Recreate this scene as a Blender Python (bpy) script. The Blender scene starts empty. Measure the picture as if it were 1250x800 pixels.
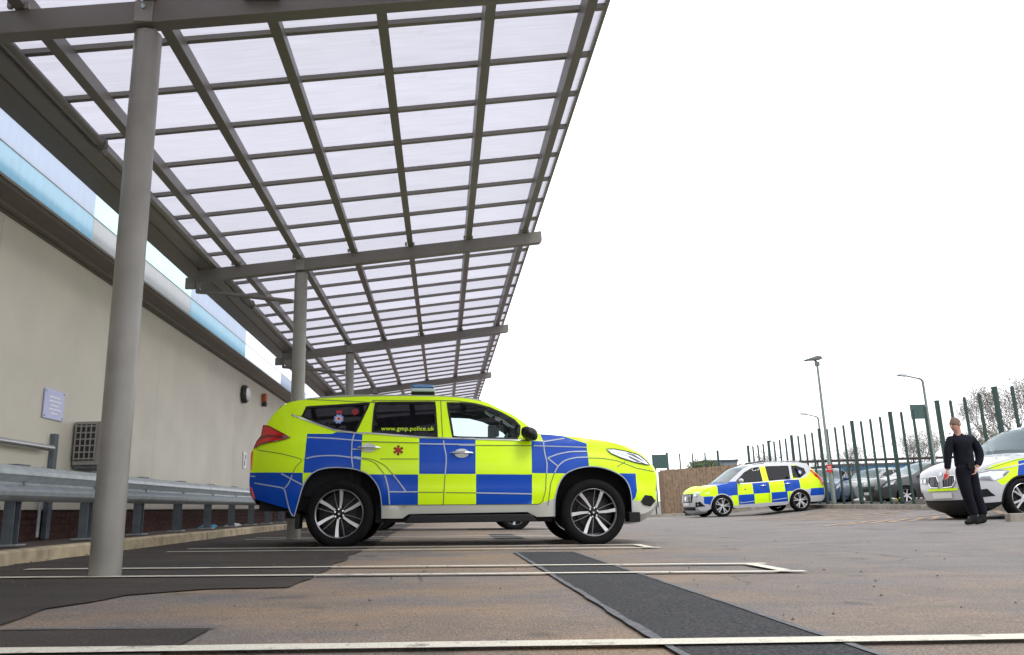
import bpy, bmesh, math, random, json
import numpy as np
from mathutils import Vector, Matrix
from mathutils.geometry import delaunay_2d_cdt
from mathutils.bvhtree import BVHTree

scene = bpy.context.scene
COL = scene.collection
random.seed(7)

# ---------------------------------------------------------------- camera
CAM_F, CAM_HY, CAM_YAW, CAM_ROLL, CAM_H = 950.0, 217.7, math.radians(5.36), 0.033, 0.415
_p = math.atan(CAM_HY / 965.0 * 965.0 / CAM_F)
_F = Vector((math.sin(CAM_YAW) * math.cos(_p), math.cos(CAM_YAW) * math.cos(_p), math.sin(_p)))
_R0 = Vector((math.cos(CAM_YAW), -math.sin(CAM_YAW), 0))
_U0 = _R0.cross(_F)
_R = math.cos(CAM_ROLL) * _R0 - math.sin(CAM_ROLL) * _U0
_U = math.sin(CAM_ROLL) * _R0 + math.cos(CAM_ROLL) * _U0
cam_d = bpy.data.cameras.new('camera')
cam_d.sensor_width = 36.0
cam_d.lens = 36.0 * CAM_F / 1250.0
cam_d.clip_start = 0.05
cam_d.clip_end = 2000.0
cam_o = bpy.data.objects.new('camera', cam_d)
COL.objects.link(cam_o)
cam_o.matrix_world = Matrix(((_R.x, _U.x, -_F.x, 0), (_R.y, _U.y, -_F.y, 0), (_R.z, _U.z, -_F.z, CAM_H), (0, 0, 0, 1)))
scene.camera = cam_o

# ---------------------------------------------------------------- sky and light (bright overcast)
SUN_EL, SUN_AZ = math.radians(52), math.radians(150)      # azimuth clockwise from +Y
world = bpy.data.worlds.new('World')
scene.world = world
world.use_nodes = True
nt = world.node_tree
for n in list(nt.nodes):
    nt.nodes.remove(n)
w_out = nt.nodes.new('ShaderNodeOutputWorld')
w_bg = nt.nodes.new('ShaderNodeBackground')
w_sky = nt.nodes.new('ShaderNodeTexSky')
w_sky.sky_type = 'NISHITA'
w_sky.sun_disc = False
w_sky.sun_elevation = SUN_EL
w_sky.sun_rotation = SUN_AZ
w_mix = nt.nodes.new('ShaderNodeMixRGB')
w_mix.inputs['Fac'].default_value = 0.93
w_mix.inputs['Color2'].default_value = (15.5, 15.7, 16.2, 1)   # even bright cloud layer
nt.links.new(w_sky.outputs['Color'], w_mix.inputs['Color1'])
nt.links.new(w_mix.outputs['Color'], w_bg.inputs['Color'])
w_bg.inputs['Strength'].default_value = 0.12
nt.links.new(w_bg.outputs['Background'], w_out.inputs['Surface'])
sun_d = bpy.data.lights.new('sun', 'SUN')
sun_d.energy = 1.5
sun_d.angle = math.radians(20)
sun_d.color = (1.0, 0.97, 0.92)
sun_o = bpy.data.objects.new('sun', sun_d)
COL.objects.link(sun_o)
_sd = Vector((math.sin(SUN_AZ) * math.cos(SUN_EL), math.cos(SUN_AZ) * math.cos(SUN_EL), math.sin(SUN_EL)))
sun_o.rotation_euler = (-_sd).to_track_quat('-Z', 'Y').to_euler()
scene.view_settings.view_transform = 'Standard'
scene.view_settings.look = 'None'
scene.view_settings.exposure = 0.0
scene.view_settings.gamma = 1.0
scene.view_settings.use_curve_mapping = False
try:
    scene.cycles.use_denoising = True
    scene.cycles.max_bounces = 8
    scene.cycles.transparent_max_bounces = 16
except Exception:
    pass

# ---------------------------------------------------------------- materials
MATS = {}
def mat(name, col, rough=0.6, metal=0.0, noise=0.0, nscale=8.0, bump=0.0, bscale=60.0, coat=0.0, spec=0.5, inner=None, rnd=0.0, ribs=False):
    if name in MATS: return MATS[name]
    m = bpy.data.materials.new(name)
    m.use_nodes = True
    t = m.node_tree; b = t.nodes['Principled BSDF']
    b.inputs['Base Color'].default_value = (*col, 1)
    b.inputs['Roughness'].default_value = rough
    b.inputs['Metallic'].default_value = metal
    b.inputs['Specular IOR Level'].default_value = spec
    b.inputs['Coat Weight'].default_value = coat
    b.inputs['Coat Roughness'].default_value = 0.04
    tc = t.nodes.new('ShaderNodeTexCoord')
    colsock = None
    if noise > 0:
        nz = t.nodes.new('ShaderNodeTexNoise'); nz.inputs['Scale'].default_value = nscale
        nz.inputs['Detail'].default_value = 6
        t.links.new(tc.outputs['Object'], nz.inputs['Vector'])
        mp = t.nodes.new('ShaderNodeMapRange')
        mp.inputs['From Min'].default_value = .3; mp.inputs['From Max'].default_value = .7
        mp.inputs['To Min'].default_value = 1 - noise; mp.inputs['To Max'].default_value = 1 + noise
        t.links.new(nz.outputs['Fac'], mp.inputs['Value'])
        mx = t.nodes.new('ShaderNodeMixRGB'); mx.blend_type = 'MULTIPLY'; mx.inputs['Fac'].default_value = 1
        mx.inputs['Color1'].default_value = (*col, 1)
        t.links.new(mp.outputs['Result'], mx.inputs['Color2'])
        colsock = mx.outputs['Color']
    if rnd > 0:                                             # each piece slightly lighter or darker than its neighbours
        oi = t.nodes.new('ShaderNodeObjectInfo'); mr_ = t.nodes.new('ShaderNodeMapRange')
        mr_.inputs['To Min'].default_value = 1 - rnd; mr_.inputs['To Max'].default_value = 1 + rnd; t.links.new(oi.outputs['Random'], mr_.inputs['Value'])
        mm_ = t.nodes.new('ShaderNodeMixRGB'); mm_.blend_type = 'MULTIPLY'; mm_.inputs['Fac'].default_value = 1; mm_.inputs['Color1'].default_value = (*col, 1)
        if colsock: t.links.new(colsock, mm_.inputs['Color1'])
        t.links.new(mr_.outputs[0], mm_.inputs['Color2']); colsock = mm_.outputs[0]
    if ribs:
        wv = t.nodes.new('ShaderNodeTexWave'); wv.bands_direction = 'Y'; wv.inputs['Scale'].default_value = 8; t.links.new(tc.outputs['Object'], wv.inputs['Vector'])
        wb = t.nodes.new('ShaderNodeBump'); wb.inputs['Strength'].default_value = .12; wb.inputs['Distance'].default_value = .002
        t.links.new(wv.outputs['Fac'], wb.inputs['Height']); t.links.new(wb.outputs[0], b.inputs['Normal'])
    if inner is not None:                                   # thin shell: other colour on its inner face (trim lining)
        ge = t.nodes.new('ShaderNodeNewGeometry')
        mi = t.nodes.new('ShaderNodeMixRGB')
        mi.inputs['Color1'].default_value = (*col, 1)
        mi.inputs['Color2'].default_value = (*inner, 1)
        if colsock: t.links.new(colsock, mi.inputs['Color1'])
        t.links.new(ge.outputs['Backfacing'], mi.inputs['Fac'])
        colsock = mi.outputs['Color']
        m1 = t.nodes.new('ShaderNodeMath'); m1.operation = 'MULTIPLY_ADD'
        t.links.new(ge.outputs['Backfacing'], m1.inputs[0]); m1.inputs[1].default_value = .9 - rough; m1.inputs[2].default_value = rough
        t.links.new(m1.outputs[0], b.inputs['Roughness'])
        m2 = t.nodes.new('ShaderNodeMath'); m2.operation = 'MULTIPLY_ADD'
        t.links.new(ge.outputs['Backfacing'], m2.inputs[0]); m2.inputs[1].default_value = -coat; m2.inputs[2].default_value = coat
        t.links.new(m2.outputs[0], b.inputs['Coat Weight'])
    if colsock: t.links.new(colsock, b.inputs['Base Color'])
    if bump > 0:
        nb = t.nodes.new('ShaderNodeTexNoise'); nb.inputs['Scale'].default_value = bscale; nb.inputs['Detail'].default_value = 4
        t.links.new(tc.outputs['Object'], nb.inputs['Vector'])
        bp = t.nodes.new('ShaderNodeBump'); bp.inputs['Strength'].default_value = bump; bp.inputs['Distance'].default_value = .01
        t.links.new(nb.outputs['Fac'], bp.inputs['Height'])
        t.links.new(bp.outputs['Normal'], b.inputs['Normal'])
    MATS[name] = m
    return m

def glassmat(name, tint, transp, rough=0.03, refl=(1, 1, 1)):
    """window glass: part of the light passes straight through, the rest is a dark tint under a clear reflection"""
    if name in MATS: return MATS[name]
    m = bpy.data.materials.new(name); m.use_nodes = True
    t = m.node_tree
    for n in list(t.nodes): t.nodes.remove(n)
    o = t.nodes.new('ShaderNodeOutputMaterial')
    tr = t.nodes.new('ShaderNodeBsdfTransparent'); tr.inputs['Color'].default_value = (*transp, 1)
    df = t.nodes.new('ShaderNodeBsdfDiffuse'); df.inputs['Color'].default_value = (*tint, 1)
    ad = t.nodes.new('ShaderNodeAddShader')
    gl = t.nodes.new('ShaderNodeBsdfGlossy'); gl.inputs['Roughness'].default_value = rough; gl.inputs['Color'].default_value = (*refl, 1)
    fr = t.nodes.new('ShaderNodeFresnel'); fr.inputs['IOR'].default_value = 1.45
    mx = t.nodes.new('ShaderNodeMixShader')
    t.links.new(tr.outputs[0], ad.inputs[0]); t.links.new(df.outputs[0], ad.inputs[1])
    t.links.new(fr.outputs[0], mx.inputs[0]); t.links.new(ad.outputs[0], mx.inputs[1]); t.links.new(gl.outputs[0], mx.inputs[2])
    t.links.new(mx.outputs[0], o.inputs['Surface'])
    MATS[name] = m
    return m

def sheetmat(name, col, trans, gloss=.12, var=.05, ribs=0.0):
    """milky polycarbonate or fritted glass: diffuse light passes through"""
    if name in MATS: return MATS[name]
    m = bpy.data.materials.new(name); m.use_nodes = True
    t = m.node_tree
    for n in list(t.nodes): t.nodes.remove(n)
    o = t.nodes.new('ShaderNodeOutputMaterial')
    tc = t.nodes.new('ShaderNodeTexCoord')
    mpg = t.nodes.new('ShaderNodeMapping'); mpg.inputs['Scale'].default_value = (1.0, 6.0 + ribs, 1.0)
    nz = t.nodes.new('ShaderNodeTexNoise'); nz.inputs['Scale'].default_value = 2.0; nz.inputs['Detail'].default_value = 5
    t.links.new(tc.outputs['Object'], mpg.inputs[0]); t.links.new(mpg.outputs[0], nz.inputs['Vector'])
    mr = t.nodes.new('ShaderNodeMapRange'); mr.inputs['From Min'].default_value = .3; mr.inputs['From Max'].default_value = .7
    mr.inputs['To Min'].default_value = 1 - var; mr.inputs['To Max'].default_value = 1 + var
    t.links.new(nz.outputs['Fac'], mr.inputs['Value'])
    mc = t.nodes.new('ShaderNodeMixRGB'); mc.blend_type = 'MULTIPLY'; mc.inputs['Fac'].default_value = 1
    mc.inputs['Color1'].default_value = (*trans, 1); t.links.new(mr.outputs[0], mc.inputs['Color2'])
    oi = t.nodes.new('ShaderNodeObjectInfo'); mo = t.nodes.new('ShaderNodeMapRange'); mo.inputs['To Min'].default_value = .965; mo.inputs['To Max'].default_value = 1.02
    t.links.new(oi.outputs['Random'], mo.inputs['Value'])
    m2_ = t.nodes.new('ShaderNodeMixRGB'); m2_.blend_type = 'MULTIPLY'; m2_.inputs['Fac'].default_value = 1; t.links.new(mc.outputs[0], m2_.inputs['Color1']); t.links.new(mo.outputs[0], m2_.inputs['Color2'])
    # leaf litter and grime specks lying on the sheet
    ng = t.nodes.new('ShaderNodeTexNoise'); ng.inputs['Scale'].default_value = 3.1; ng.inputs['Detail'].default_value = 9; ng.inputs['Roughness'].default_value = .75; t.links.new(tc.outputs['Object'], ng.inputs['Vector'])
    rg = t.nodes.new('ShaderNodeMapRange'); rg.inputs['From Min'].default_value = .60; rg.inputs['From Max'].default_value = .74; rg.inputs['To Max'].default_value = .35; t.links.new(ng.outputs['Fac'], rg.inputs['Value'])
    m3_ = t.nodes.new('ShaderNodeMixRGB'); m3_.inputs['Color2'].default_value = (.35, .33, .29, 1); t.links.new(rg.outputs[0], m3_.inputs['Fac']); t.links.new(m2_.outputs[0], m3_.inputs['Color1']); mc = m3_
    tr = t.nodes.new('ShaderNodeBsdfTranslucent'); t.links.new(mc.outputs[0], tr.inputs['Color'])
    df = t.nodes.new('ShaderNodeBsdfDiffuse'); df.inputs['Color'].default_value = (*col, 1)
    ad = t.nodes.new('ShaderNodeAddShader')
    t.links.new(tr.outputs[0], ad.inputs[0]); t.links.new(df.outputs[0], ad.inputs[1])
    gl = t.nodes.new('ShaderNodeBsdfGlossy'); gl.inputs['Roughness'].default_value = .15
    mx = t.nodes.new('ShaderNodeMixShader'); mx.inputs[0].default_value = gloss
    t.links.new(ad.outputs[0], mx.inputs[1]); t.links.new(gl.outputs[0], mx.inputs[2])
    t.links.new(mx.outputs[0], o.inputs['Surface'])
    MATS[name] = m
    return m

# ---------------------------------------------------------------- mesh helpers
def tag(o, label=None, cat=None, group=None, kind=None):
    if label: o['label'] = label
    if cat: o['category'] = cat
    if group: o['group'] = group
    if kind: o['kind'] = kind
    return o

def link(name, data, parent=None, loc=None, rot=None):
    o = bpy.data.objects.new(name, data); COL.objects.link(o)
    if loc is not None: o.location = loc
    if rot is not None: o.rotation_euler = rot
    if parent is not None: o.parent = parent
    return o

def empty(name, loc=(0, 0, 0), rot=(0, 0, 0), label=None, cat=None, group=None, kind=None):
    o = link(name, None, loc=loc, rot=rot); o.empty_display_size = .2
    return tag(o, label, cat, group, kind)

class MB:
    """collects shapes, builds one mesh object"""
    def __init__(s): s.v = []; s.f = []; s.m = []
    def add(s, verts, faces, mi=0):
        b = len(s.v); s.v += [tuple(v) for v in verts]
        s.f += [tuple(b + i for i in f) for f in faces]; s.m += [mi] * len(faces)
    def box(s, c, d, mi=0, M=None):
        x, y, z = d[0] / 2, d[1] / 2, d[2] / 2
        vs = [Vector((sx * x, sy * y, sz * z)) for sx in (-1, 1) for sy in (-1, 1) for sz in (-1, 1)]
        if M is not None: vs = [M @ v for v in vs]
        vs = [v + Vector(c) for v in vs]
        s.add(vs, [(0, 1, 3, 2), (4, 6, 7, 5), (0, 4, 5, 1), (2, 3, 7, 6), (0, 2, 6, 4), (1, 5, 7, 3)], mi)
    def tube(s, pts, rad, n=8, mi=0, cap=True):
        pts = [Vector(p) for p in pts]
        rad = rad if isinstance(rad, (list, tuple)) else [rad] * len(pts)
        rings = []
        t0 = (pts[1] - pts[0]).normalized()
        up = Vector((0, 0, 1)) if abs(t0.z) < .9 else Vector((1, 0, 0))
        a = t0.cross(up).normalized()
        for i, p in enumerate(pts):
            t = (pts[min(i + 1, len(pts) - 1)] - pts[max(i - 1, 0)]).normalized()
            a = (a - t * a.dot(t)).normalized(); b = t.cross(a)
            rings.append([p + (a * math.cos(q) + b * math.sin(q)) * rad[i] for q in [2 * math.pi * k / n for k in range(n)]])
        fs = []
        for i in range(len(pts) - 1):
            for k in range(n):
                fs.append((i * n + k, i * n + (k + 1) % n, (i + 1) * n + (k + 1) % n, (i + 1) * n + k))
        if cap:
            fs.append(tuple(range(n - 1, -1, -1))); fs.append(tuple((len(pts) - 1) * n + k for k in range(n)))
        s.add([v for r in rings for v in r], fs, mi)
    def prism(s, poly, axis, a, b, mi=0):
        """extrude polygon (two coordinates in the plane normal to axis) from a to b"""
        n = len(poly)
        def P(p, h):
            if axis == 1: return (p[0], h, p[1])
            if axis == 0: return (h, p[0], p[1])
            return (p[0], p[1], h)
        vs = [P(p, a) for p in poly] + [P(p, b) for p in poly]
        fs = [tuple(range(n)), tuple(range(2 * n - 1, n - 1, -1))] + [(i, i + n, (i + 1) % n + n, (i + 1) % n) for i in range(n)]
        s.add(vs, fs, mi)
    def lathe(s, prof, n=32, mi=0, M=None):
        """prof: (radius, axial) pairs round the local y axis"""
        vs = []
        for r, h in prof:
            for k in range(n):
                q = 2 * math.pi * k / n
                v = Vector((r * math.cos(q), h, r * math.sin(q)))
                vs.append(M @ v if M is not None else v)
        fs = [(i * n + k, i * n + (k + 1) % n, (i + 1) * n + (k + 1) % n, (i + 1) * n + k) for i in range(len(prof) - 1) for k in range(n)]
        s.add(vs, fs, mi)
    def build(s, name, mats, parent=None, smooth=False, bevel=0, loc=None, rot=None, angle=35, fix=True):
        me = bpy.data.meshes.new(name)
        me.from_pydata(s.v, [], s.f)
        if not isinstance(mats, (list, tuple)): mats = [mats]
        for m in mats: me.materials.append(m)
        if len(mats) > 1: me.polygons.foreach_set('material_index', s.m)
        if fix or bevel:
            bm = bmesh.new(); bm.from_mesh(me)
            if fix: bmesh.ops.recalc_face_normals(bm, faces=bm.faces)
            if bevel: bmesh.ops.bevel(bm, geom=[e for e in bm.edges if len(e.link_faces) == 2 and e.calc_face_angle(0) > .6], offset=bevel, segments=2, profile=.6, affect='EDGES')
            bm.to_mesh(me); bm.free()
        if smooth:
            me.polygons.foreach_set('use_smooth', [True] * len(me.polygons))
            try: me.set_sharp_from_angle(angle=math.radians(angle))
            except Exception: pass
        me.update()
        return link(name, me, parent, loc, rot)

def box_obj(name, c, d, m, parent=None, bevel=0):
    b = MB(); b.box((0, 0, 0), d); return b.build(name, m, parent, bevel=bevel, loc=c)

def copy_tree(o, parent=None):
    c = o.copy(); COL.objects.link(c); c.parent = parent
    for ch in list(CHILD.get(o, [])): copy_tree(ch, c)
    return c
CHILD = {}
def index_children():
    CHILD.clear()
    for o in bpy.data.objects:
        if o.parent: CHILD.setdefault(o.parent, []).append(o)

# ---------------------------------------------------------------- the lie of the land: falls away from the building, rises again to the far kerb
def zg(X, Y):
    z = -.027 * X if X < 4.5 else -.1215
    r = 0
    if X > 11:
        r = min((X - 11) / 2.3, 1); z += .12 * r
    if Y > 14: z -= .004 * (min(Y, 60) - 14) * (1 - r)
    return z
def fence_x(Y): return 12.9 + .06 * (Y - 17)
# ================================================================ SETTING
# ---- ground materials
def wornpaint(name, col, under, keep):
    m = bpy.data.materials.new(name); m.use_nodes = True
    t = m.node_tree; b = t.nodes['Principled BSDF']; b.inputs['Roughness'].default_value = .75
    tc = t.nodes.new('ShaderNodeTexCoord')
    n1 = t.nodes.new('ShaderNodeTexNoise'); n1.inputs['Scale'].default_value = 9; n1.inputs['Detail'].default_value = 8; n1.inputs['Roughness'].default_value = .72
    t.links.new(tc.outputs['Object'], n1.inputs['Vector'])
    r = t.nodes.new('ShaderNodeMapRange'); r.inputs['From Min'].default_value = keep - .04; r.inputs['From Max'].default_value = keep + .06
    t.links.new(n1.outputs['Fac'], r.inputs['Value'])
    n2 = t.nodes.new('ShaderNodeTexNoise'); n2.inputs['Scale'].default_value = 120; t.links.new(tc.outputs['Object'], n2.inputs['Vector'])
    r2 = t.nodes.new('ShaderNodeMapRange'); r2.inputs['From Min'].default_value = .3; r2.inputs['From Max'].default_value = .7; r2.inputs['To Min'].default_value = .8; r2.inputs['To Max'].default_value = 1.1
    t.links.new(n2.outputs['Fac'], r2.inputs['Value'])
    mm = t.nodes.new('ShaderNodeMixRGB'); mm.inputs['Color1'].default_value = (*col, 1); mm.inputs['Color2'].default_value = (*under, 1); t.links.new(r.outputs[0], mm.inputs['Fac'])
    mu = t.nodes.new('ShaderNodeMixRGB'); mu.blend_type = 'MULTIPLY'; mu.inputs['Fac'].default_value = 1; t.links.new(mm.outputs[0], mu.inputs['Color1']); t.links.new(r2.outputs[0], mu.inputs['Color2'])
    t.links.new(mu.outputs[0], b.inputs['Base Color'])
    bp = t.nodes.new('ShaderNodeBump'); bp.inputs['Strength'].default_value = .6; bp.inputs['Distance'].default_value = .005; t.links.new(n2.outputs['Fac'], bp.inputs['Height']); t.links.new(bp.outputs[0], b.inputs['Normal'])
    return m
def asphalt(name, base, brown, amt, speck=.35, scale=110.0, rough=.9, stain=0.0, xfall=None):
    """weathered tarmac: aggregate, lighter and darker wheel-worn drifts, brown dust, oil spots and hairline cracks"""
    m = bpy.data.materials.new(name); m.use_nodes = True
    t = m.node_tree; b = t.nodes['Principled BSDF']; b.inputs['Roughness'].default_value = rough
    b.inputs['Specular IOR Level'].default_value = .3
    tc = t.nodes.new('ShaderNodeTexCoord')
    def noise(s, d=5, r=.55, sc=None, off=(0, 0, 0)):
        n = t.nodes.new('ShaderNodeTexNoise'); n.inputs['Scale'].default_value = s; n.inputs['Detail'].default_value = d
        n.inputs['Roughness'].default_value = r
        mp = t.nodes.new('ShaderNodeMapping'); mp.inputs['Scale'].default_value = sc or (1, 1, 1); mp.inputs['Location'].default_value = off
        t.links.new(tc.outputs['Object'], mp.inputs[0]); t.links.new(mp.outputs[0], n.inputs['Vector']); return n.outputs['Fac']
    def rng(s, a, bb, c, d):
        r = t.nodes.new('ShaderNodeMapRange'); r.inputs['From Min'].default_value = a; r.inputs['From Max'].default_value = bb
        r.inputs['To Min'].default_value = c; r.inputs['To Max'].default_value = d; t.links.new(s, r.inputs['Value']); return r.outputs[0]
    def mul(a, bb):
        x = t.nodes.new('ShaderNodeMath'); x.operation = 'MULTIPLY'; t.links.new(a, x.inputs[0]); t.links.new(bb, x.inputs[1]); return x.outputs[0]
    def mixc(f, c1, c2, mode='MIX'):
        x = t.nodes.new('ShaderNodeMixRGB'); x.blend_type = mode
        for i, c in (('Fac', f), ('Color1', c1), ('Color2', c2)):
            if isinstance(c, (float, int)): x.inputs[i].default_value = c
            elif isinstance(c, tuple): x.inputs[i].default_value = (*c, 1)
            else: t.links.new(c, x.inputs[i])
        return x.outputs['Color']
    dust = rng(noise(.7, 5, .6, (1, 1.6, 1)), .36, .60, amt * .15, amt)
    if xfall:                                             # dust lies in the bays, the lane beyond is cleaner
        sep = t.nodes.new('ShaderNodeSeparateXYZ'); t.links.new(tc.outputs['Object'], sep.inputs[0])
        wob = t.nodes.new('ShaderNodeMath'); wob.operation = 'MULTIPLY_ADD'; t.links.new(noise(.8, 3), wob.inputs[0]); wob.inputs[1].default_value = 3.0
        t.links.new(sep.outputs['X'], wob.inputs[2])
        dust = mul(dust, rng(wob.outputs[0], xfall[0], xfall[1], 1.0, .18))
    c = mixc(dust, base, brown)
    c = mixc(rng(noise(1.2, 6, .6, (1, 1.8, 1), (3, 1, 0)), .40, .66, 0, .45), c, tuple(x * .66 for x in base))
    c = mixc(rng(noise(4.5, 6, .7, None, (9, 2, 0)), .50, .70, 0, .22), c, tuple(min(1, x * 1.12) for x in brown))
    c = mixc(rng(noise(1.3, 3, .5, None, (5, 7, 0)), .655, .70, 0, .5 * stain), c, tuple(x * .40 for x in base))
    cr = t.nodes.new('ShaderNodeTexVoronoi'); cr.feature = 'DISTANCE_TO_EDGE'; cr.inputs['Scale'].default_value = .55
    wv = t.nodes.new('ShaderNodeMixRGB'); wv.inputs['Fac'].default_value = .12; t.links.new(tc.outputs['Object'], wv.inputs['Color1'])
    wn = t.nodes.new('ShaderNodeTexNoise'); wn.inputs['Scale'].default_value = 3; wn.inputs['Detail'].default_value = 6; t.links.new(tc.outputs['Object'], wn.inputs['Vector']); t.links.new(wn.outputs['Color'], wv.inputs['Color2'])
    t.links.new(wv.outputs[0], cr.inputs['Vector'])
    c = mixc(mul(rng(cr.outputs['Distance'], .0015, .006, .55 * stain, 0), rng(noise(.6, 2, .5, None, (2, 2, 5)), .5, .58, 0, 1)), c, tuple(x * .3 for x in base))
    sp = noise(scale, 2, .75)
    c = mixc(1.0, c, rng(sp, .3, .72, 1 - speck, 1 + speck), 'MULTIPLY')
    v = t.nodes.new('ShaderNodeTexVoronoi'); v.inputs['Scale'].default_value = scale * .5
    t.links.new(tc.outputs['Object'], v.inputs['Vector'])
    c = mixc(rng(v.outputs['Distance'], .0, .25, .40, 0), c, tuple(min(1, x * 2.0) for x in base))
    v2 = t.nodes.new('ShaderNodeTexVoronoi'); v2.inputs['Scale'].default_value = scale * .32
    t.links.new(tc.outputs['Object'], v2.inputs['Vector'])
    c = mixc(rng(v2.outputs['Distance'], .0, .20, .6, 0), c, tuple(x * .35 for x in base))
    t.links.new(c, b.inputs['Base Color'])
    bp = t.nodes.new('ShaderNodeBump'); bp.inputs['Strength'].default_value = .8; bp.inputs['Distance'].default_value = .008
    t.links.new(sp, bp.inputs['Height']); t.links.new(bp.outputs[0], b.inputs['Normal'])
    return m
M_asph = asphalt('worn_asphalt', (.182, .175, .178), (.315, .225, .150), 1.0, .5, stain=1, xfall=(1.8, 5.2))
M_dark = asphalt('dark_ground', (.046, .040, .038), (.085, .066, .054), .8, .45, 110)
M_new = asphalt('new_black_tarmac', (.044, .045, .049), (.055, .052, .05), .2, .95, 75)
M_seal = mat('bitumen_seal', (.12, .122, .13), .8, noise=.3, nscale=30, bump=.3)
M_paint = wornpaint('road_paint', (.70, .67, .56), (.24, .215, .19), .60)
M_paint_y = wornpaint('worn_yellow_paint', (.46, .28, .14), (.22, .20, .19), .50)
M_kerb = mat('kerb_concrete', (.44, .36, .235), .9, noise=.3, nscale=6, bump=.6, bscale=80, rnd=.22)
M_kerb2 = mat('far_kerb_concrete', (.27, .245, .21), .9, noise=.2, nscale=5, bump=.5, rnd=.15)
M_ledge = mat('footway_tarmac', (.085, .066, .056), .92, noise=.35, nscale=5, bump=.6)
M_grass = mat('verge_grass', (.07, .085, .04), .95, noise=.4, nscale=3, bump=.5)

def ground_grid(name, xs, ys, m, off=0.0, parent=None, kind='structure', zf=None):
    zf = zf or zg
    vs = [(x, y, zf(x, y) + off) for y in ys for x in xs]
    nx = len(xs)
    fs = [(j * nx + i, j * nx + i + 1, (j + 1) * nx + i + 1, (j + 1) * nx + i) for j in range(len(ys) - 1) for i in range(nx - 1)]
    b = MB(); b.add(vs, fs)
    o = b.build(name, m, parent, fix=False)
    if kind: o['kind'] = kind
    return o
def lin(a, b, n): return [a + (b - a) * i / n for i in range(n + 1)]
xs = [-400, -100, -30] + sorted(lin(-10, 20, 60) + [13.3]) + [30, 60, 150, 500, 1200]
ys = [-60, -20] + lin(-5, 60, 65) + [80, 140, 300, 700, 1400]
def z_all(x, y):
    return zg(max(min(x, 40), -6), y)
ground_grid('ground', xs, ys, M_asph, 0, zf=z_all)

def strip(name, poly, m, off, step=.5, kind='structure', edge_noise=0.0):
    """thin sheet laid on the ground: polygon of (X, Y) points, cut to follow the slope"""
    pts = []
    n = len(poly)
    for i in range(n):
        a, b = poly[i], poly[(i + 1) % n]
        L = math.hypot(b[0] - a[0], b[1] - a[1]); k = max(1, int(L / step))
        for j in range(k):
            q = j / k
            jit = edge_noise * (random.random() - .5) * 2 if j else 0
            nxv = (-(b[1] - a[1]) / L, (b[0] - a[0]) / L)
            pts.append(Vector((a[0] + (b[0] - a[0]) * q + nxv[0] * jit, a[1] + (b[1] - a[1]) * q + nxv[1] * jit)))
    N = len(pts)
    inner = []
    x0 = min(p.x for p in pts); x1 = max(p.x for p in pts)
    for br in (4.5, 11, 13.3):
        pass
    vo, eo, fo = delaunay_2d_cdt(pts, [(i, (i + 1) % N) for i in range(N)], [], 0, 1e-5)[:3]
    P = np.array([tuple(p) for p in pts])
    V = np.array([tuple(v) for v in vo])
    F = [f for f in fo if pip(P, V[list(f)].mean(0)[None])[0]]
    F = [f if tri_area(V, f) > 0 else (f[0], f[2], f[1]) for f in map(tuple, F)]
    b = MB(); b.add([(x, y, zg(x, y) + off) for x, y in V], F)
    o = b.build(name, m, fix=False)
    if kind: o['kind'] = kind
    return o
def tri_area(V, f):
    a, b, c = V[f[0]], V[f[1]], V[f[2]]
    return (b[0] - a[0]) * (c[1] - a[1]) - (b[1] - a[1]) * (c[0] - a[0])
def pip(poly, P):
    x, y = P[:, 0], P[:, 1]; r = np.zeros(len(P), bool); n = len(poly)
    for i in range(n):
        x1, y1 = poly[i]; x2, y2 = poly[(i + 1) % n]
        if y1 == y2: continue
        c = ((y1 > y) != (y2 > y)) & (x < (x2 - x1) * (y - y1) / (y2 - y1) + x1)
        r ^= c
    return r

# browner surface of the parking bays, darker ground sheets by the kerb, black trench repair
strip('dark_ground_sheet', [(-3.3, 3.20), (-1.62, 3.16), (-1.70, 3.67), (-1.56, 4.19), (-1.25, 4.45), (-.83, 4.47), (-.81, 7.9), (-.85, 14), (-3.3, 14)], M_dark, .007, .25, edge_noise=.035)
strip('dark_ground_sheet', [(-3.3, 14), (-.85, 14), (-.85, 24), (-3.3, 24)], M_dark, .007)
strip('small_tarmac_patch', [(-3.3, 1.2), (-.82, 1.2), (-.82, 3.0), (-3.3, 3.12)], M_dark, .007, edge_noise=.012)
strip('trench_repair', [(.68, 1.2), (1.225, 1.2), (1.225, 4.0), (1.22, 7.6), (.68, 7.6), (.68, 4.5)], M_new, .007, .3, edge_noise=.006)
strip('trench_repair', [(.70, 10.9), (1.12, 10.9), (1.1, 12.9), (.72, 12.9)], M_new, .007, .3, edge_noise=.006)
strip('trench_repair', [(.5, 15.4), (1.3, 15.4), (1.3, 17.0), (.5, 17.0)], M_new, .007, .3, edge_noise=.006)
for x, wd in ((.675, .020), (1.225, .016)):
    strip('seal_joint', [(x - wd, 1.2), (x + wd * .6, 1.2), (x + wd * .6, 7.6), (x - wd, 7.6)], M_seal, .010, .12, edge_noise=.006)
strip('seal_joint', [(-3.2, 3.05), (-.80, 3.01), (-.80, 3.035), (-3.2, 3.09)], M_seal, .010, .12, edge_noise=.008)

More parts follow.
